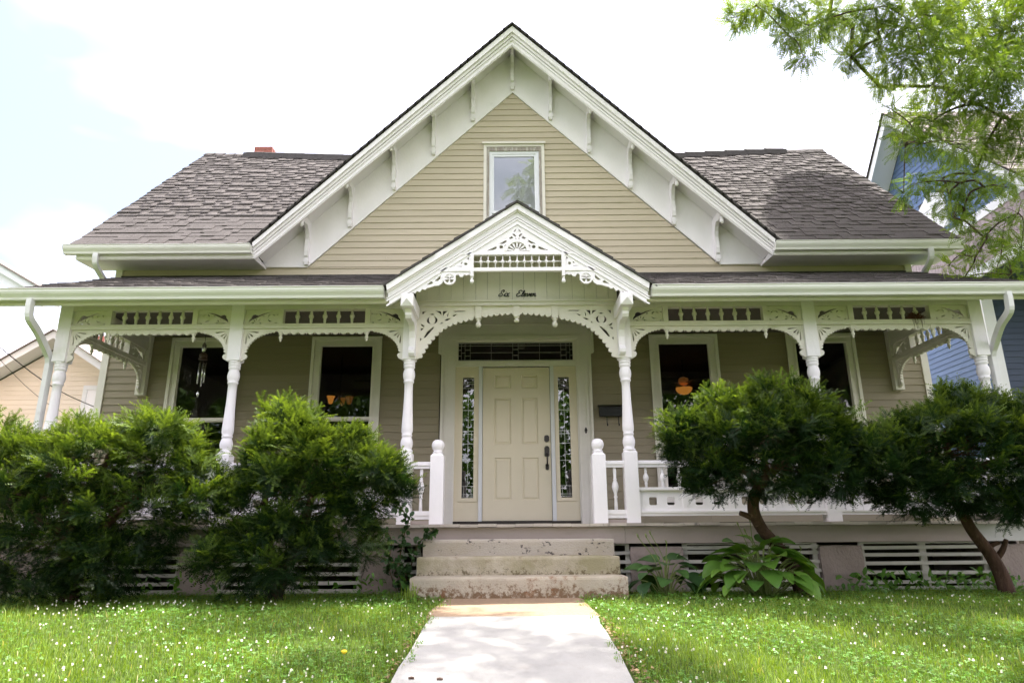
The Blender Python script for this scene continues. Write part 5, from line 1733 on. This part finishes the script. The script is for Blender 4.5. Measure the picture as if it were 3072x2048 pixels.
yew('yew_tree', 'dark yew with a leaning bare trunk at the far right', (4.55, 6.6, 0),
    [(3.95, 6.2, 1.22, .56, .53, .38), (3.45, 6.25, 1.10, .36, .44, .30), (4.5, 6.2, 1.16, .50, .50, .38), (4.05, 6.2, 1.0, .62, .5, .32, .8), (4.05, 6.25, 1.47, .36, .42, .22, .8), (4.75, 6.2, .95, .36, .42, .32, .7), (3.75, 6.25, .85, .32, .36, .20, .5), (5.0, 6.2, 1.28, .42, .45, .36), (3.22, 6.15, 1.22, .18, .22, .10, .8), (3.5, 6.2, .78, .22, .22, .10, .6), (4.4, 6.15, .78, .26, .24, .10, .6), (4.45, 6.2, 1.52, .20, .22, .10, .7), (3.6, 6.2, 1.42, .18, .2, .09, .7)],
    [[(4.50, 6.62, -.05, .075), (4.47, 6.61, .15, .066), (4.38, 6.58, .35, .056), (4.22, 6.54, .58, .050), (4.10, 6.46, .80, .046), (4.02, 6.38, 1.02, .045)], [(4.06, 6.4, .9, .04), (3.7, 6.32, 1.05, .025), (3.4, 6.26, 1.15, .012)], [(4.03, 6.38, 1.0, .04), (4.35, 6.3, 1.15, .028), (4.7, 6.22, 1.25, .012)], [(4.03, 6.38, 1.0, .04), (3.98, 6.3, 1.25, .025), (4.0, 6.25, 1.5, .012)], [(4.42, 6.6, .28, .03), (4.50, 6.58, .38, .026), (4.55, 6.57, .48, .018)], [(4.35, 6.57, .40, .026), (4.42, 6.55, .44, .022), (4.46, 6.54, .45, .016)]], 3800, 4, light=-.13)


# ------------------------------------------------------------------ locust tree overhanging from the right
def frond(n=9, fat=1.0):
    V, F, Rn = [], [], []
    L = .15
    for i in range(n):
        t = (i + .6) / n
        p = np.array([L * t, 0, -.035 * t * t])
        for s in (-1, 1):
            d = np.array([.35, s, -.18 + .12 * math.sin(i * 2.1)])
            d /= np.linalg.norm(d)
            w = np.array([.0072 * fat, 0, 0.001 * s])
            ln = .029 * (.6 + .4 * fat) * (1 - .35 * abs(2 * t - 1))
            b = len(V)
            V += [p, p + d * ln * .5 + w, p + d * ln, p + d * ln * .5 - w]
            F.append((b, b + 1, b + 2, b + 3))
            Rn += [0, 0, .05, 0]
    b = len(V)
    V += [np.array([0, -.0012, 0]), np.array([0, .0012, 0]), np.array([L, .0006, -.036]), np.array([L, -.0006, -.036])]
    F.append((b, b + 1, b + 2, b + 3))
    Rn += [.1] * 4
    return np.array(V), np.array(F), np.array(Rn)


FR = frond()
FR_FAR = frond(4, 2.2)
CL_IN = [(2.8, 7.03, 6.69, 0.15), (2.98, 6.84, 6.69, 0.18), (3.46, 7.25, 6.99, 0.25), (3.38, 6.92, 6.31, 0.18), (3.44, 6.79, 5.93, 0.14), (3.82, 7.26, 6.76, 0.28), (4.5, 7.99, 7.56, 0.34), (4.71, 7.82, 7.23, 0.33), (4.58, 7.77, 6.7, 0.2), (4.53, 7.01, 6.79, 0.3), (4.8, 7.45, 6.71, 0.28), (4.66, 7.09, 6.03, 0.27), (4.88, 6.94, 6.54, 0.37), (4.9, 6.85, 6.02, 0.36), (5.35, 7.0, 6.58, 0.43), (6.6, 8.0, 7.44, 0.55), (6.94, 7.86, 7.17, 0.54), (5.62, 7.83, 6.26, 0.38), (6.02, 7.82, 6.59, 0.47), (5.77, 6.97, 5.86, 0.42), (6.2, 7.13, 5.86, 0.42), (5.84, 7.58, 5.81, 0.39), (6.37, 7.72, 5.71, 0.4), (6.7, 7.9, 5.5, 0.29), (4.99, 7.93, 6.34, 0.13), (4.37, 6.82, 5.23, 0.11), (5.05, 7.55, 5.51, 0.25), (5.39, 7.64, 5.6, 0.22), (4.85, 7.41, 5.11, 0.17), (4.73, 6.95, 4.85, 0.16), (5.28, 7.36, 5.11, 0.24), (5.11, 6.83, 4.77, 0.27), (6.28, 8.01, 5.44, 0.26), (6.8, 8.31, 5.29, 0.27), (5.23, 7.87, 4.86, 0.18), (4.79, 7.52, 4.52, 0.1), (5.9, 8.37, 5.2, 0.21), (5.78, 7.9, 4.87, 0.25), (6.33, 8.34, 5.24, 0.24), (5.9, 8.29, 4.83, 0.23), (5.7, 7.81, 4.46, 0.2), (5.91, 7.68, 4.69, 0.14), (5.72, 7.94, 4.28, 0.14), (5.47, 7.7, 4.28, 0.12), (5.9, 7.33, 4.49, 0.11), (5.66, 7.53, 3.94, 0.21), (6.47, 8.24, 4.35, 0.26), (5.84, 7.16, 4.07, 0.2), (5.78, 7.16, 3.64, 0.22), (6.16, 7.98, 3.87, 0.22), (5.48, 7.49, 3.67, 0.16), (5.55, 7.85, 3.54, 0.1), (6.08, 7.76, 3.55, 0.17), (5.21, 7.58, 3.6, 0.08), (6.4, 8.5, 3.72, 0.08)]
g = np.random.default_rng(21)
CL_OUT = []
# crown above the front yard, above the frame
for k in range(64):
    x, y = g.uniform(-1.6, 7.4), g.uniform(3.0, 7.6)
    if x < 0.8 and g.random() < .65:
        continue
    CL_OUT.append((x, y, g.uniform(7.6, 9.2) + (.6 if x > 4 else 1.5 if x < 3 and y > 4.2 else .3), g.uniform(.35, .62)))
# crown over the roof at the right
for k in range(26):
    CL_OUT.append((g.uniform(5.5, 8.4), g.uniform(10.0, 11.9), g.uniform(11.2, 12.6), g.uniform(.30, .55)))
for k in range(26):
    CL_OUT.append((g.uniform(6.8, 9.6), g.uniform(3.0, 9.5), g.uniform(6.8, 11.5), g.uniform(.4, .7)))
TRK = thing('locust_tree', 'honey locust branches with feathery leaves hanging in from the upper right', 'tree', (8.0, 5.4, gz(5.4)))
allc = [(x, y, z, r, 1) for x, y, z, r in CL_IN] + [(x, y, z, r, 0) for x, y, z, r in CL_OUT]
P_, D_, S_, Rd = [], [], [], []
for x, y, z, r, inn in allc:
    n = int((800 if z > 5.4 else 420) * r ** 1.15) if inn else int((1100 if z > 11 else 480) * r ** 1.6) + 4
    d = unit(g.normal(size=(n, 3)))
    rad = r * g.random(n) ** .45
    p = np.array([x, y, z]) + d * rad[:, None] * np.array([1, 1, .72])
    P_.append(p)
    q = d * .6 + g.normal(0, .5, (n, 3)) + np.array([-.15, 0, -.35])
    D_.append(unit(q))
    S_.append(g.uniform(.75, 1.35, n) * (1 if inn else 1.5))
    Rd.append(np.clip(g.normal(.34, .13, n) + g.normal(0, .14), 0, 1) + (g.random(n) < .05) * .4)
PB_, INN = list(P_), [bool(c[4]) for c in allc]
P_, D_, S_, Rd = map(np.concatenate, (P_, D_, S_, Rd))
ups = unit(np.array([0, 0, 1.0]) + g.normal(0, .5, P_.shape))
near = np.concatenate([np.full(len(a), b) for a, b in zip(PB_, INN)])
fr_ = frames(D_, ups)
V, F, Rn = join([instance(FR[0], FR[1], fr_[near], P_[near], S_[near], FR[2], Rd[near]), instance(FR_FAR[0], FR_FAR[1], fr_[~near], P_[~near], S_[~near], FR_FAR[2], Rd[~near])])
put('crown', np_mesh('crown', V, F, Rn), 'locust', TRK)
# trunk and limbs: every leaf clump is tied to the nearest clump closer to the trunk
trunk_path = [(8.0, 5.4, -.1, .24), (7.95, 5.5, 1.5, .20), (7.8, 5.6, 3.2, .18), (7.6, 5.8, 4.8, .16), (7.3, 6.3, 6.4, .13), (7.1, 7.0, 8.2, .10), (7.0, 8.2, 10.0, .07), (6.8, 9.8, 11.4, .04)]
put('trunk', MB().tube(smooth_path([p[:3] for p in trunk_path], 4), list(np.interp(np.linspace(0, 7, 29), range(8), [p[3] for p in trunk_path])), 12), 'bark', TRK)
nodes_ = [(Vector(p[:3]), p[3]) for p in trunk_path[3:]]
rest = [(Vector((x, y, z)), r) for x, y, z, r, inn in allc]
# grow greedily (minimum spanning tree from the trunk)
conn = []
pool = list(range(len(rest)))
best = {i: min(((rest[i][0] - nv).length, j) for j, (nv, _) in enumerate(nodes_)) for i in pool}
while pool:
    i = min(pool, key=lambda q: best[q][0])
    j = best[i][1]
    nodes_.append((rest[i][0], .0))
    conn.append((len(nodes_) - 1, j))
    pool.remove(i)
    for q in pool:
        dd = (rest[q][0] - rest[i][0]).length
        if dd < best[q][0]:
            best[q] = (dd, len(nodes_) - 1)
load = [1.0] * len(nodes_)
for a, b in reversed(conn):
    load[b] += load[a]
lb_ = MB()
for a, b in conn:
    pa, pb = nodes_[b][0], nodes_[a][0]
    ra, rb = .0030 * math.sqrt(load[b] if b > 4 else load[a]) + .003, .0030 * math.sqrt(load[a]) + .002
    ra = min(ra, .04)
    mid = pa.lerp(pb, .5) + Vector((g.normal(0, .04), g.normal(0, .04), .05 + g.normal(0, .03)))
    lb_.tube(smooth_path([pa, mid, pb], 3), [ra + (rb - ra) * t / 6 for t in range(7)], 5)
put('limb', lb_, 'bark', TRK)['kind'] = 'stuff'
# fine twigs inside each clump in view
tw = MB()
for x, y, z, r, inn in allc[:len(CL_IN)]:
    c = Vector((x, y, z))
    for k in range(5):
        d = Vector((g.normal(), g.normal(), g.normal() - .3)).normalized() * r * .95
        tw.tube([c, c + d * .5 + Vector((0, 0, .03)), c + d], [.004, .003, .0015], 3)
put('twigs', tw, 'bark', TRK)['kind'] = 'stuff'


# ------------------------------------------------------------------ trees across the street (mirrored in the glass)
def street_tree(x, y, h, r, label, seed):
    q = np.random.default_rng(seed)
    root = thing('street_tree', label, 'tree', (x, y, -.43), 'trees across the street')
    n = 5200
    d = unit(q.normal(size=(n, 3)))
    lob = unit(q.normal(size=(14, 3))) * r * .62
    c = lob[q.integers(0, 14, n)] + d * (r * .48 * q.random(n) ** .4)[:, None]
    p = c * np.array([1, 1, .8]) + np.array([x, y, h])
    tv = np.array([[0, -.11, 0], [.13, 0, .02], [0, .11, 0], [-.13, 0, .02]])
    tf = np.array([[0, 1, 2, 3]])
    V, F, Rn = instance(tv, tf, frames(unit(q.normal(size=(n, 3))), unit(q.normal(size=(n, 3)))), p, q.uniform(.7, 1.6, n), None, q.random(n))
    put('crown', np_mesh('crown', V, F, Rn), 'oak', root)
    put('trunk', MB().tube([(x, y, -.5), (x + .1, y, h * .5), (x, y, h)], [.32, .24, .12], 9), 'bark', root)


for k, (x, y, h, r) in enumerate(((-34, -15, 6.6, 5.2), (-25, -18, 7.2, 5.4), (-17, -15, 6.0, 5.0), (-9, -17, 6.6, 5.2), (0.5, -18, 5.4, 4.8), (9, -17, 6.8, 5.2), (17, -15, 6.2, 5.0), (26, -18, 7.0, 5.4), (35, -15, 6.6, 5.2))):
    street_tree(x, y, h, r, ('leftmost', 'second', 'third', 'fourth', 'fifth', 'sixth', 'seventh', 'eighth', 'rightmost')[k] + ' leafy tree in the row across the street, behind the viewer', 31 + k)

# ------------------------------------------------------------------ hostas
def leaf_mesh(seed):
    q = random.Random(seed)
    n, m = 12, 9
    vs_, fs_ = [], []
    for i in range(n + 1):
        t = i / n
        w = .40 * math.sin(math.pi * min(t ** .66, 1)) ** .72 if 0 < t < 1 else .004
        for j in range(m):
            u = j / (m - 1) * 2 - 1
            rib = .010 * math.cos(u * math.pi * 4.0) * math.sin(math.pi * t)
            vs_.append((t + .05 * (1 - abs(u)) * math.sin(math.pi * t), u * w * (1 + .03 * q.uniform(-1, 1)), .10 * u * u * (1 - .3 * t) * math.sin(math.pi * t) + rib - .24 * t ** 2.4 + .10 * t))
    for i in range(n):
        for j in range(m - 1):
            fs_.append((i * m + j, i * m + j + 1, (i + 1) * m + j + 1, (i + 1) * m + j))
    return MB().add(vs_, fs_, True).mesh('leaf')


def hosta(label, cx, cy, R_, H_, n, leaf, material, stalks, seed):
    q = random.Random(seed)
    root = thing('hosta_plant', label, 'plant', (cx, cy, 0), 'hostas by the steps')
    L3 = [leaf_mesh(s + seed * 7) for s in range(3)]
    for m_ in L3:
        m_.materials.append(M[material])
    for i in range(n):
        a = i * 2.39996 + q.uniform(-.25, .25)
        f = (i + .5) / n                        # 0 centre .. 1 rim
        f2 = math.sqrt(f)
        px, py = cx + R_ * .62 * f2 * math.cos(a), cy + R_ * .45 * f2 * math.sin(a)
        h = H_ * (1.0 - .78 * f) * q.uniform(.85, 1.1) + .04
        sz = leaf * q.uniform(.72, 1.15)
        tilt = math.radians(-18 + 58 * f + q.uniform(-16, 18))
        m4 = T(px, py, h) @ RZ(a + q.uniform(-.35, .35)) @ Matrix.Rotation(tilt, 4, 'Y') @ Matrix.Rotation(q.uniform(-.35, .35), 4, 'X') @ Matrix.Scale(sz, 4)
        lf = put('leaf', L3[i % 3], None, root, m4)
        put('petiole', MB().tube(smooth_path([(cx + (px - cx) * .25, cy + (py - cy) * .25, 0), (cx + (px - cx) * .6, cy + (py - cy) * .6, h * .75), (px, py, h)], 4), [.006] * 8 + [.004], 5), 'stem', root)
    for (x0, x1, y1, z1) in stalks:
        st = put('flower_stalk', MB().tube(smooth_path([(cx + x0 * .4, cy, .1), (cx + x0 * .8, cy + y1 * .5, z1 * .6), (cx + x1, cy + y1, z1)], 5), [.004] * 11, 5), 'stem', root)
        put('bud', MB().tube([(cx + x1, cy + y1, z1 - .004), (cx + x1 - .004, cy + y1, z1 + .018), (cx + x1 - .014, cy + y1, z1 + .035)], [.005, .009, .003], 6), 'stem', st)
    return root


hosta('large bright green hosta clump in front of the slatted skirt, right of the steps', 2.26, 6.55, .74, .42, 70, .22, 'hosta',
      [(-.1, -.16, .05, .62), (0, -.10, .05, .56), (-.05, -.03, .1, .66), (.1, .16, .1, .55), (.35, .42, .1, .40)], 3)
hosta('smaller dark hosta clump with bare flower stalks right beside the steps', 1.42, 6.78, .42, .28, 22, .22, 'hosta_dark',
      [(-.1, -.22, .05, .52), (-.05, -.14, .05, .52), (0, -.10, .05, .55), (.03, .05, .05, .46)], 5)

# ------------------------------------------------------------------ vine left of the steps
VN = thing('vine', 'leafy dark green vine climbing the porch skirt left of the steps', 'plant', (-1.10, 7.18, 0))
q = np.random.default_rng(8)
tv = np.array([[0, 0, 0], [.35, .30, .05], [.75, .26, .03], [1, 0, -.06], [.75, -.26, .03], [.35, -.30, .05]])
tf = np.array([[0, 1, 2, 5], [5, 2, 3, 4]])
stems = [[(-1.12, 7.2, 0), (-1.14, 7.17, .3), (-1.10, 7.14, .55), (-1.06, 7.12, .72), (-1.18, 7.1, .84)], [(-1.08, 7.2, 0), (-1.02, 7.14, .25), (-.96, 7.1, .45), (-.86, 7.06, .56), (-.80, 7.05, .60)], [(-1.15, 7.2, 0), (-1.24, 7.15, .25), (-1.22, 7.12, .5), (-1.30, 7.1, .62)], [(-1.1, 7.2, 0), (-1.06, 7.12, .15), (-1.12, 7.05, .28), (-1.2, 7.0, .30)]]
pp, dd = [], []
for s_ in stems:
    path = smooth_path(s_, 6)
    put('stem', MB().tube(path, .006, 5), 'dry_stem', VN)
    for p in path[3:]:
        for k in range(4):
            d = q.normal(0, 1, 3) + np.array([0, -1.0, -.3])
            pp.append(np.array(p) + unit(d[None])[0] * .02); dd.append(d)
pp, dd = np.array(pp), unit(np.array(dd))
V, F, Rn = instance(tv, tf, frames(dd, unit(q.normal(0, .4, dd.shape) + np.array([0, -.5, .8]))), pp, q.uniform(.045, .085, len(pp)), None, q.random(len(pp)))
o = put('foliage', np_mesh('foliage', V, F, Rn), 'vine', VN)

# ------------------------------------------------------------------ lawn: grass, clover, flowers
def lawn_points(n, seed, y0=2.55, y1=7.25, bias=1.0):
    q = np.random.default_rng(seed)
    y = y0 + (y1 - y0) * q.random(n) ** bias
    lim = np.minimum(.78 * y + .55, 5.6)
    x = (q.random(n) * 2 - 1) * lim
    z = np.where(y >= 5.2, 0, -.09 * (5.2 - y)) - .012
    edge = .575 + .035 * np.sin(y * 7.3) + .025 * np.sin(y * 17 + 1) + .02 * np.sin(y * 41 + x)
    ok = (np.abs(x) > edge) & ~((y > 6.48) & (x > -.93) & (x < 1.03)) & (y < 7.28)
    return np.stack([x, y, z], 1)[ok], q


def wob(p, f, ph):
    return .5 + .25 * np.sin(p[:, 0] * f + ph) * np.cos(p[:, 1] * f * 1.3 + ph * 2) + .25 * np.sin(p[:, 0] * f * 2.3 + p[:, 1] * f * 1.7 + ph)


p, q = lawn_points(155000, 41, bias=1.35)
n = len(p)
patch = wob(p, 2.1, .7)
shade_edge = np.clip((p[:, 1] - 6.0) / 1.0, 0, 1)
h = q.uniform(.022, .062, n) * (.65 + .6 * patch) * np.where(q.random(n) < .06, 1.6, 1) * (1 - .3 * shade_edge)
a = q.uniform(0, 2 * np.pi, n)
lean = q.uniform(.1, .75, n)
dirx, diry = np.cos(a), np.sin(a)
wd_ = q.uniform(.0013, .0026, n)
sx, sy = -diry * wd_, dirx * wd_
base = p
mid = base + np.stack([dirx * lean * h * .35, diry * lean * h * .35, h * .6], 1)
tip = base + np.stack([dirx * lean * h * .95, diry * lean * h * .95, h * (1 - .25 * lean)], 1)
side = np.stack([sx, sy, np.zeros(n)], 1)
V = np.stack([base - side, base + side, mid + side * .8, mid - side * .8, tip], 1).reshape(-1, 3)
o5 = (np.arange(n) * 5)[:, None]
F = np.concatenate([np.array([[0, 1, 2]]) + o5, np.array([[0, 2, 3]]) + o5, np.array([[3, 2, 4]]) + o5])
rb = np.clip(q.normal(.42, .2, n) + (patch - .5) * .35, 0, .9)
rb = np.where(q.random(n) < .02, 1.0, rb)
put('lawn_grass', np_mesh('lawn_grass', V, F, np.repeat(rb, 5)), 'grass')['kind'] = 'stuff'
bpy.data.objects['lawn_grass']['label'] = 'rough green lawn grass on both sides of the walk'
bpy.data.objects['lawn_grass']['category'] = 'grass'

p, q = lawn_points(62000, 42, bias=1.2)
keep = (wob(p, 1.7, 2.0) + q.normal(0, .18, len(p)) > .42) | (p[:, 1] > 6.1)
p = p[keep]
n = len(p)
tri = []
for k in range(3):
    t = k * 2.0944
    c, s = math.cos(t), math.sin(t)
    pts_ = [(0, 0, 0), (.75, .46, .12), (1, 0, .02), (.75, -.46, .12)]
    tri.append(np.array([(u * c - v * s, u * s + v * c, w) for u, v, w in pts_]))
tv = np.concatenate(tri)
tf = np.concatenate([np.array([[0, 1, 2, 3]]) + 4 * k for k in range(3)])
ht = q.uniform(.02, .055, n)
p[:, 2] += ht
V, F, Rn = instance(tv, tf, frames(unit(q.normal(0, 1, (n, 3)) * np.array([1, 1, .25])), unit(np.array([0, 0, 1.0]) + q.normal(0, .28, (n, 3)))), p, q.uniform(.007, .014, n), None, np.clip(q.normal(.5, .22, n), 0, 1))
o = put('clover_cover', np_mesh('clover_cover', V, F, Rn), 'clover')
o['kind'] = 'stuff'; o['label'] = 'clover leaves spread through the lawn'; o['category'] = 'clover'

# flower heads
fm = MB()
fm.tube([(0, 0, -.08), (.004, 0, -.04), (0, 0, 0)], [.0013, .0013, .0016], 4)
stem_me_faces = len(fm.f)
for lay, (r, z, cnt) in enumerate(((.0105, .001, 9), (.0085, .007, 8), (.005, .011, 6))):
    for k in range(cnt):
        a = 2 * math.pi * k / cnt + lay * .4
        c, s = math.cos(a), math.sin(a)
        fm.add([(c * .002, s * .002, z - .003), (c * r * .7 - s * .0032, s * r * .7 + c * .0032, z + .002), (c * r, s * r, z + .005 - (.003 if lay == 0 else 0)), (c * r * .7 + s * .0032, s * r * .7 - c * .0032, z + .002)], [(0, 1, 2, 3)])
fm = fm.mesh('clover_flower')
fm.materials.append(M['petal']); fm.materials.append(M['stem'])
fm.polygons.foreach_set('material_index', [1] * stem_me_faces + [0] * (len(fm.polygons) - stem_me_faces))
p, q = lawn_points(2600, 43, y0=2.7, y1=6.5, bias=1.0)
w_ = .6 * wob(p, 1.3, 4.0) + .5 * wob(p, 5.1, 1.0) - .08 + np.where(p[:, 0] < 0, .10, -.05) + q.normal(0, .16, len(p))
p = p[w_ > .47]
order = np.argsort(p[:, 1])
p = p[order][:1000]
FL = 'white clover flowers in the lawn'
for i in range(min(300, len(p))):
    sd = 'left' if p[i, 0] < 0 else 'right'
    s_ = q.uniform(.38, .85)
    m4 = T(p[i, 0], p[i, 1], p[i, 2] + q.uniform(.045, .07)) @ RZ(q.uniform(0, 6)) @ Matrix.Rotation(q.normal(0, .25), 4, 'X') @ Matrix.Scale(s_, 4)
    tag(put('clover_flower', fm, None, None, m4), 'small white clover flower head standing in the grass ' + sd + ' of the walk', 'flower', FL + ' ' + sd + ' of the walk')
fv = np.array([v.co[:] for v in fm.vertices])
ftri = []
for f_ in fm.polygons:
    vs_ = list(f_.vertices)
    if f_.material_index == 0:
        ftri += [(vs_[0], vs_[1], vs_[2]), (vs_[0], vs_[2], vs_[3])]
rest_ = p[300:]
if len(rest_):
    rest_[:, 2] += .055
    n = len(rest_)
    V, F, Rn = instance(fv, np.array(ftri), frames(unit(q.normal(0, 1, (n, 3)) * np.array([1, 1, .1])), np.tile(np.array([[0, 0, 1.0]]), (n, 1)) + q.normal(0, .2, (n, 3))), rest_, q.uniform(.4, .8, n), None, q.random(n))
    o = put('far_clover_flowers', np_mesh('far_clover_flowers', V, F, Rn), 'petal')
    o['kind'] = 'stuff'; o['label'] = 'scattered white clover flowers towards the house'; o['category'] = 'flowers'

# grass tuft by the bottom step, dandelion, bits on the walk, weeds under the slats
q = np.random.default_rng(17)
mb = MB()
for k in range(26):
    a, ln = q.uniform(0, 6.28), q.uniform(.09, .20)
    bx, by = -.90 + q.normal(0, .035), 6.40 + q.normal(0, .025)
    d = Vector((math.cos(a), math.sin(a), 0)) * ln * q.uniform(.1, .5)
    s_ = Vector((-math.sin(a), math.cos(a), 0)) * .0045
    b0 = Vector((bx, by, -.01))
    m0, t0 = b0 + d * .4 + Vector((0, 0, ln * .6)), b0 + d + Vector((0, 0, ln * .95))
    mb.add([b0 - s_, b0 + s_, m0 + s_, m0 - s_, t0], [(0, 1, 2, 3), (3, 2, 4)])
me = mb.mesh('grass_tuft')
at = me.attributes.new('rnd', 'FLOAT', 'POINT')
at.data.foreach_set('value', [.75] * len(me.vertices))
tag(put('grass_tuft', me, 'grass'), 'tall pale grass tuft at the left corner of the bottom step', 'grass tuft')
DN = thing('dandelion', 'single yellow dandelion near the left edge of the walk', 'flower', (-.86, 3.75, gz(3.75)))
zd = gz(3.75)
put('stem', MB().tube([(-.86, 3.75, zd - .01), (-.855, 3.75, zd + .05), (-.86, 3.75, zd + .10)], .0016, 5), 'stem', DN)
put('head', MB().lathe([(.003, zd + .098), (.012, zd + .104), (.016, zd + .112), (.010, zd + .118), (.001, zd + .119)], -.86, 3.75, 10), 'dandelion', DN)
for (x, y, a, lab) in ((-.50, 3.63, .2, 'short dark twig on the walk nearest its left edge'), (-.36, 3.61, -.1, 'thicker dark twig bit on the walk, right of another')):
    m4 = T(x, y, gz(y) + .018) @ RZ(a)
    tag(put('twig', MB().tube([(-.014, 0, 0), (0, .002, .002), (.015, 0, 0)], [.005, .006, .005], 6), 'twig', None, m4), lab, 'twig', 'twigs on the walk')
q = np.random.default_rng(19)
n = 420
pw_ = np.stack([np.where(q.random(n) < .6, q.uniform(3.2, 5.0, n), q.uniform(-5, -.95, n)), q.uniform(6.75, 7.3, n), q.uniform(.03, .16, n)], 1)
tv = np.array([[0, 0, 0], [.35, .22, .05], [.75, .18, .03], [1, 0, -.10], [.75, -.18, .03], [.35, -.22, .05]])
tf = np.array([[0, 1, 2, 5], [5, 2, 3, 4]])
V, F, Rn = instance(tv, tf, frames(unit(q.normal(0, 1, (n, 3)) + np.array([0, -.4, .3])), unit(np.array([0, -.3, 1.0]) + q.normal(0, .3, (n, 3)))), pw_, q.uniform(.05, .11, n), None, q.random(n) * .7)
o = put('weeds', np_mesh('weeds', V, F, Rn), 'clover')
o['kind'] = 'stuff'; o['label'] = 'low broad weeds along the shaded porch skirt'; o['category'] = 'weeds'

q = np.random.default_rng(23)
n = 520
yl = q.uniform(2.6, 5.0, n)
xl = np.where(q.random(n) < .72, .585 + np.abs(q.normal(0, .045, n)), -.60 - np.abs(q.normal(0, .03, n)))
pl_ = np.stack([xl, yl, -.09 * (5.2 - yl) + .014 + q.uniform(0, .006, n)], 1)
tv = np.array([[-.5, 0, 0], [0, .28, .1], [.5, 0, 0], [0, -.28, .06]])
V, F, Rn = instance(tv, np.array([[0, 1, 2, 3]]), frames(unit(q.normal(0, 1, (n, 3)) * np.array([1, 1, .15])), np.tile(np.array([[0, 0, 1.0]]), (n, 1)) + q.normal(0, .35, (n, 3))), pl_, q.uniform(.012, .034, n), None, q.random(n))
o = put('leaf_litter', np_mesh('leaf_litter', V, F, Rn), 'litter')
o['kind'] = 'stuff'; o['label'] = 'brown leaf litter along the edges of the walk'; o['category'] = 'leaf litter'
